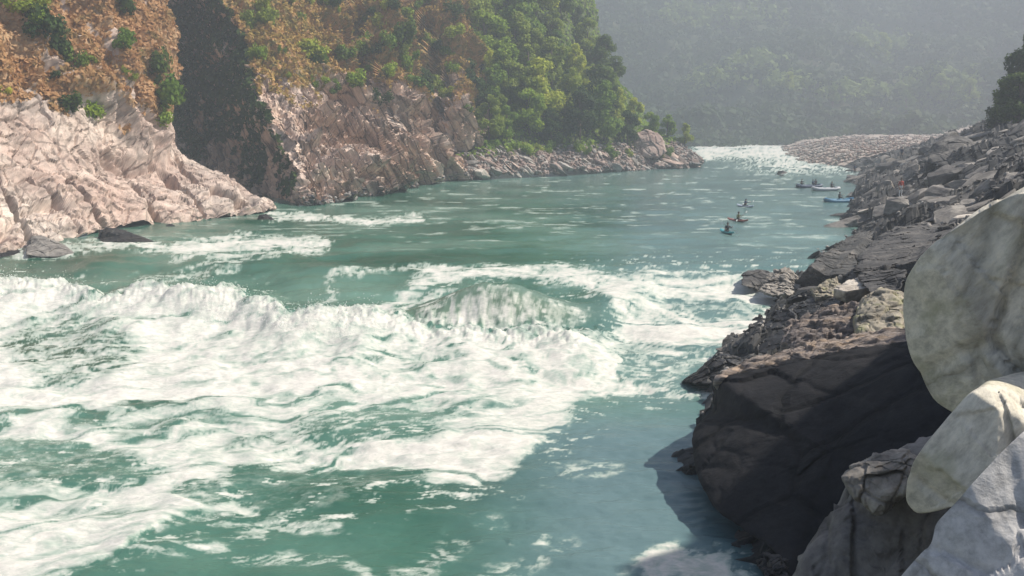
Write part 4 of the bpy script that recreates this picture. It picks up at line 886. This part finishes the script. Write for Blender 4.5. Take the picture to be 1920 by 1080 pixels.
# ------------------------------------------------------------------ people, kayaks, rafts
M['skin'] = plain('skin', (.32, .18, .12), .6, .1)
M['hair'] = plain('dark_hair', (.02, .016, .014), .6, .2)
CLOTH = {}
def cloth(nm, c):
    if nm not in CLOTH: CLOTH[nm] = plain(nm+'_cloth', c, .8, .15)
    return CLOTH[nm]
def person(loc, rz, pose, label, top, bottom, vest=None, helmet=None, group=None, s=1.0):
    J = {}
    if pose == 'stand':
        J = dict(pel=(0, 0, .95), wai=(0, .01, 1.10), che=(0, 0, 1.32), nb=(0, .01, 1.46), nk=(0, 0, 1.53), hd=(0, -.02, 1.63), ht=(0, -.01, 1.70))
        for sg, n in ((1, 'l'), (-1, 'r')):
            J.update({n+'hip': (sg*.09, 0, .90), n+'kn': (sg*.11, -.03, .50), n+'an': (sg*.12, .02, .09), n+'to': (sg*.14, -.14, .035),
                      n+'sh': (sg*.19, 0, 1.41), n+'el': (sg*.27, .03, 1.14), n+'wr': (sg*.25, -.07, .92), n+'pa': (sg*.245, -.10, .85)})
        fd = np.array([0, -.15, -1.0])
    else:
        J = dict(pel=(0, 0, .12), wai=(0, -.01, .26), che=(0, -.05, .48), nb=(0, -.06, .62), nk=(0, -.08, .69), hd=(0, -.11, .79), ht=(0, -.10, .86))
        for sg, n in ((1, 'l'), (-1, 'r')):
            kz = .30 if pose == 'sit' else .10
            J.update({n+'hip': (sg*.10, -.06, .11), n+'kn': (sg*.15, -.46, kz), n+'an': (sg*.13, -.80 if pose != 'sit' else -.62, .06 if pose != 'sit' else -.1), n+'to': (sg*.13, -.92 if pose != 'sit' else -.76, .10 if pose != 'sit' else -.14),
                      n+'sh': (sg*.19, -.04, .57), n+'el': (sg*.33, -.20, .40+.03*sg), n+'wr': (sg*.32, -.42, .46+.10*sg), n+'pa': (sg*.32, -.47, .49+.10*sg)})
        fd = np.array([0, -.8, -.3])
    rad = dict(pel=.145, wai=.125, che=.155, nb=.075, nk=.055, hd=.092, ht=.06)
    for n in 'lr': rad.update({n+'hip': .088, n+'kn': .06, n+'an': .04, n+'to': .035, n+'sh': .062, n+'el': .045, n+'wr': .029, n+'pa': .032})
    E = [('pel', 'wai'), ('wai', 'che'), ('che', 'nb'), ('nb', 'nk'), ('nk', 'hd'), ('hd', 'ht')]
    for n in 'lr': E += [('pel', n+'hip'), (n+'hip', n+'kn'), (n+'kn', n+'an'), (n+'an', n+'to'), ('che', n+'sh'), (n+'sh', n+'el'), (n+'el', n+'wr'), (n+'wr', n+'pa')]
    fd = fd/np.linalg.norm(fd)
    for sg, n in ((1, 'l'), (-1, 'r')):
        pa = np.array(J[n+'pa'])
        for q in range(4):
            off = np.array([0, .022*(q-1.5), 0]) if pose == 'stand' else np.array([.020*(q-1.5), 0, 0]); Ln = (.034, .040, .037, .028)[q]
            J[f'{n}f{q}a'] = tuple(pa+off+fd*.03); J[f'{n}f{q}b'] = tuple(pa+off+fd*(.03+Ln)); J[f'{n}f{q}c'] = tuple(pa+off+fd*(.03+Ln*1.6)+np.array([-sg*.02, 0, -.01]))
            rad[f'{n}f{q}a'] = .009; rad[f'{n}f{q}b'] = .008; rad[f'{n}f{q}c'] = .007; E += [(n+'pa', f'{n}f{q}a'), (f'{n}f{q}a', f'{n}f{q}b'), (f'{n}f{q}b', f'{n}f{q}c')]
        J[n+'ta'] = tuple(pa+np.array([-sg*.035, -.01, .0])); J[n+'tb'] = tuple(pa+np.array([-sg*.05, -.02, -.03])); rad[n+'ta'] = .010; rad[n+'tb'] = .009; E += [(n+'pa', n+'ta'), (n+'ta', n+'tb')]
    J['ns'] = tuple(np.array(J['hd'])+[0, -.105, -.005]); rad['ns'] = .016; E.append(('hd', 'ns'))
    ks = list(J); me = bpy.data.meshes.new('person'); me.from_pydata([tuple(J[k_]) for k_ in ks], [(ks.index(a), ks.index(b)) for a, b in E], [])
    tmp = bpy.data.objects.new('tmp', me); COL.objects.link(tmp)
    sk = tmp.modifiers.new('s', 'SKIN'); sk.use_smooth_shade = True; tmp.modifiers.new('u', 'SUBSURF').levels = 1
    for i, k_ in enumerate(ks): me.skin_vertices[0].data[i].radius = (rad[k_],)*2
    me.skin_vertices[0].data[0].use_root = True
    dg = bpy.context.evaluated_depsgraph_get(); m2 = bpy.data.meshes.new_from_object(tmp.evaluated_get(dg)); bpy.data.objects.remove(tmp)
    m2.materials.clear(); [m2.materials.append(m_) for m_ in (M['skin'], top, bottom)]
    A = np.array([J[k_] for k_ in ks])
    for pgn in m2.polygons:
        pgn.use_smooth = True; c = np.array(pgn.center); nk_ = ks[int(np.argmin(((A-c)**2).sum(1)))]
        pgn.material_index = 2 if nk_ in ('pel',) or nk_[1:] in ('hip', 'kn', 'an', 'to') else (1 if nk_ in ('wai', 'che', 'nb') or nk_[1:] in ('sh', 'el') else 0)
    b = bpy.data.objects.new('person', m2); COL.objects.link(b); b.location = loc; b.rotation_euler = (0, 0, rz); b.scale = (s, s, s)
    tag(b, label, 'person', group)
    hd = np.array(J['hd']); V, Fs = ico(2); V = V.copy()
    keep = [f for f in Fs if V[f].mean(0)[2] > -.15 - .9*max(0, V[f].mean(0)[1]) and not (V[f].mean(0)[1] < -.45 and V[f].mean(0)[2] < .35)]
    hv = V*[.105, .125, .125]+hd+[0, .012, .03]
    mk('helmet' if helmet else 'hair', hv, [tuple(f) for f in keep], helmet or M['hair'], parent=b)
    if vest:
        ch = np.array(J['che']); rr = [(-.20, .15, .125), (-.08, .165, .15), (.04, .185, .155), (.12, .16, .13)]
        P = [[(math.cos(t)*a_, math.sin(t)*b_, z_) for t in np.linspace(0, 2*math.pi, 17)[:-1]] for z_, a_, b_ in rr]
        Vv = [tuple(np.array(q)+ch+[0, .01*0, 0]) for row in P for q in row]; Fv = [(i*16+j, i*16+(j+1) % 16, (i+1)*16+(j+1) % 16, (i+1)*16+j) for i in range(3) for j in range(16)]
        mk('life_vest', Vv, Fv, vest, parent=b)
    return b
def paddle(loc, rz, roll, label, blade, L=2.0, group=None):
    r = empty('paddle', loc, rz); r.rotation_euler = (0, roll, rz); tag(r, label, 'paddle', group)
    mk('shaft', *tube([(-L*.36, 0, 0), (0, 0, 0), (L*.36, 0, 0)], .016, 8), cloth('black', (.03, .03, .035)), parent=r)
    for sg in (-1, 1):
        o = [(L*.36, .02), (L*.39, .07), (L*.46, .1), (L*.5, .06), (L*.5, -.06), (L*.46, -.09), (L*.39, -.06), (L*.36, -.02)]
        V = [(sg*x, .012*t+.008, z) for t in (-1, 1) for x, z in o]; Fs = [tuple(range(8))[::-1], tuple(range(8, 16))]+[(i, (i+1) % 8, 8+(i+1) % 8, 8+i) for i in range(8)]
        mk('blade', V, Fs, blade, parent=r, smooth_sh=False)
    return r
def kayak(loc, rz, hull, label, L=2.7):
    r = empty('kayak', loc, rz); tag(r, label, 'kayak')
    n, s_ = 25, 16; V = []
    for i in range(n):
        t = i/(n-1)*2-1; w = .32*(1-abs(t)**2.6)**.6+.01; h = .30*(1-.35*abs(t)**2); lift = .16*abs(t)**3
        for k in range(s_):
            a = 2*math.pi*k/s_; V.append((math.cos(a)*w, t*L/2, .10+lift+math.sin(a)*h*.5*(1 if math.sin(a) < 0 else .75)))
    Fs = [(i*s_+k, i*s_+(k+1) % s_, (i+1)*s_+(k+1) % s_, (i+1)*s_+k) for i in range(n-1) for k in range(s_)]+[tuple(range(s_))[::-1], tuple((n-1)*s_+k for k in range(s_))]
    mk('hull', V, Fs, hull, parent=r)
    a = np.linspace(0, 2*math.pi, 25)[:-1]; mk('cockpit_rim', *tube(np.c_[np.cos(a)*.22, np.sin(a)*.42+.0, np.full(24, .23)], .022, 6, closed=True), cloth('black', (.03, .03, .035)), parent=r)
    sk_ = [(0, 0, .32)]+[(math.cos(t)*.21, math.sin(t)*.41, .235) for t in a]; mk('spray_skirt', sk_, [(0, 1+i, 1+(i+1) % 24) for i in range(24)], cloth('black', (.03, .03, .035)), parent=r)
    return r
def raft(loc, rz, tubec, label, L=4.3, W=1.9):
    r = empty('raft', loc, rz); tag(r, label, 'raft'); a = np.linspace(0, 2*math.pi, 49)[:-1]
    x = np.sign(np.cos(a))*np.abs(np.cos(a))**.55*(L/2-.27); y = np.sign(np.sin(a))*np.abs(np.sin(a))**.55*(W/2-.27); z = .22+.34*(np.abs(x)/(L/2))**4
    mk('outer_tube', *tube(np.c_[x, y, z], .26, 12, closed=True), tubec, parent=r)
    fl = [(xx, yy, .16) for xx, yy in zip(x*.95, y*.95)]; mk('floor', fl+[(v[0], v[1], .06) for v in fl], [tuple(range(48)), tuple(range(48, 96))[::-1]]+[(i, (i+1) % 48, 48+(i+1) % 48, 48+i) for i in range(48)], cloth('grey', (.2, .2, .21)), parent=r)
    for xx in (-1.0, 0, 1.0): mk('thwart', *tube([(xx, -W/2+.4, .34), (xx, 0, .36), (xx, W/2-.4, .34)], .17, 10), tubec, parent=r)
    mk('grab_line', *tube(np.c_[x*1.14, y*1.29, z+.12+.04*np.cos(a*12)], .012, 5, closed=True), cloth('cream', (.6, .58, .5)), parent=r)
    return r
blk, navy, redv, wht, blu = cloth('black', (.03, .03, .035)), cloth('navy', (.03, .05, .10)), cloth('red', (.45, .08, .06)), cloth('white', (.8, .8, .8)), cloth('blue', (.05, .25, .5))
olive = cloth('olive', (.10, .12, .05)); teal = plain('teal_plastic', (.05, .3, .33), .35); tan_ = plain('dark_red_plastic', (.25, .08, .06), .35); pal = plain('pale_blue_plastic', (.45, .5, .6), .35); wb = plain('white_plastic', (.8, .8, .8), .4, .03)
dkt = plain('dark_blue_rubber', (.03, .06, .12), .5); gyt = plain('grey_rubber', (.45, .47, .5), .5); blt = plain('blue_rubber', (.03, .17, .30), .5)
for px_, py_, hull, rz, ves, hel, w1, w2, w3, roll in [
    (1363, 437, teal, .25, blk, blk, 'nearest kayak, turquoise, heading down the tongue', 'nearest kayaker in black with one paddle blade raised', 'white bladed paddle raised by the nearest kayaker', .55),
    (1383, 415, tan_, .7, olive, blk, 'dark red kayak, middle of the three', 'kayaker in dark olive in the middle of the three', 'white bladed paddle of the middle kayaker', -.45),
    (1397, 388, pal, .6, navy, navy, 'pale blue kayak, farthest of the three', 'kayaker in navy, farthest of the three', 'white bladed paddle held nearly level by the farthest kayaker', -.12)]:
    p = atZ(px_, py_, 0); z = water_z(p[0], p[1]); K = Vector((p[0], p[1], z)); kayak((K.x, K.y, z-.03), rz, hull, w1)
    person((K.x, K.y, z+.05), rz, 'kayak', w2, ves, blk, vest=ves, helmet=hel, s=1.05)
    f = Vector((math.sin(rz), -math.cos(rz), 0)); paddle((K.x+f.x*.5, K.y+f.y*.5, z+.56), rz, roll, w3, wb, L=2.1)
def raftset(px_, py_, rz, tubec, lb, crew):
    p = atZ(px_, py_, 0); z = water_z(p[0], p[1]); raft((p[0], p[1], z-.05), rz, tubec, lb)
    for (dx, dy, yaw, tp, l2) in crew:
        c, s_ = math.cos(rz), math.sin(rz); person((p[0]+dx*c-dy*s_, p[1]+dx*s_+dy*c, z+.44), yaw, 'sit', l2, tp, blk, vest=tp, helmet=tp)
raftset(1517, 351, .08, dkt, 'dark blue raft farthest out in the water', [(-1.2, .3, .4, blk, 'person in black sitting alone at the outer end of the dark blue raft'), (.35, -.4, 1.2, navy, 'person in navy sitting amidships in the dark blue raft'), (1.25, .35, -.8, navy, 'person in navy at the shore end of the dark blue raft')])
raftset(1548, 358, -.05, gyt, 'light grey raft pulled in between the two other rafts', [(.9, .3, .4, blk, 'person in black sitting at the shore end of the grey raft')])
raftset(1574, 379, .12, blt, 'bright blue raft lying nearest at the rocks', [(.1, .4, .6, blk, 'person in black leaning in the bright blue raft')])
def stander(px_, py_, top, bot, lb, rz=0, back=6):
    p = atY(px_, py_, bank_at(px_, py_)[1]-back)
    put_rock('perch_rock', (p[0], p[1], p[2]-.95), (1.7, 1.5, 1.35), 'rock_mid', f'rock under the {lb}', None, v=2, rot=(0, 0, .3))
    person((p[0], p[1], p[2]), rz, 'stand', lb, top, bot)
stander(1602, 327, navy, blk, 'person in dark clothes standing at the water edge behind the rafts', .3, 30)
stander(1690, 298, navy, blk, 'person in dark clothes standing high on the rocks', -.6, 24)
stander(1688, 368, redv, wht, 'person in red top and white trousers among the rocks', .2)

# every look-alike gets its own place in its row
ORD = ['leftmost', 'second from left', 'third from left', 'fourth from left', 'fifth from left', 'sixth from left', 'seventh from left', 'eighth from left', 'ninth from left', 'tenth from left']
def ordinals():
    bpy.context.view_layer.update(); by = {}
    for o in SC.objects:
        if o.get('group') and o.get('label') and not o.parent: by.setdefault(o['label'], []).append(o)
    for lb, os_ in by.items():
        if len(os_) < 2: continue
        os_.sort(key=lambda o: pix(np.array(o.location))[0])
        g_ = os_[0]['group']; m_ = len(os_)
        for i, o in enumerate(os_):
            t = ORD[i] if i < 10 and i <= m_/2 else (ORD[m_-1-i].replace('left', 'right') if m_-1-i < 10 else 'a middle one')
            o['label'] = f'{t} of the {g_}'
ordinals()

# ------------------------------------------------------------------ haze
hz, nt, b = nodes_of('haze_air'); nt.nodes.remove(b)
pv = nt.nodes.new("ShaderNodeVolumePrincipled"); pv.inputs['Color'].default_value = (.55, .61, .69, 1); pv.inputs['Density'].default_value = .00138; pv.inputs['Anisotropy'].default_value = .2
nt.links.new(pv.outputs[0], nt.nodes["Material Output"].inputs['Volume'])
x0, x1, y0, y1, z0, z1 = -1000, 1000, -600, 1400, -7, 165
V = [(x, y, z) for z in (z0, z1) for y in (y0, y1) for x in (x0, x1)]
o = mk('haze', V, np.array([[0, 2, 3, 1], [4, 5, 7, 6], [0, 1, 5, 4], [2, 6, 7, 3], [0, 4, 6, 2], [1, 3, 7, 5]]), hz, smooth_sh=False); tag(o, 'thin blue haze filling the gorge', 'haze', kind='stuff')
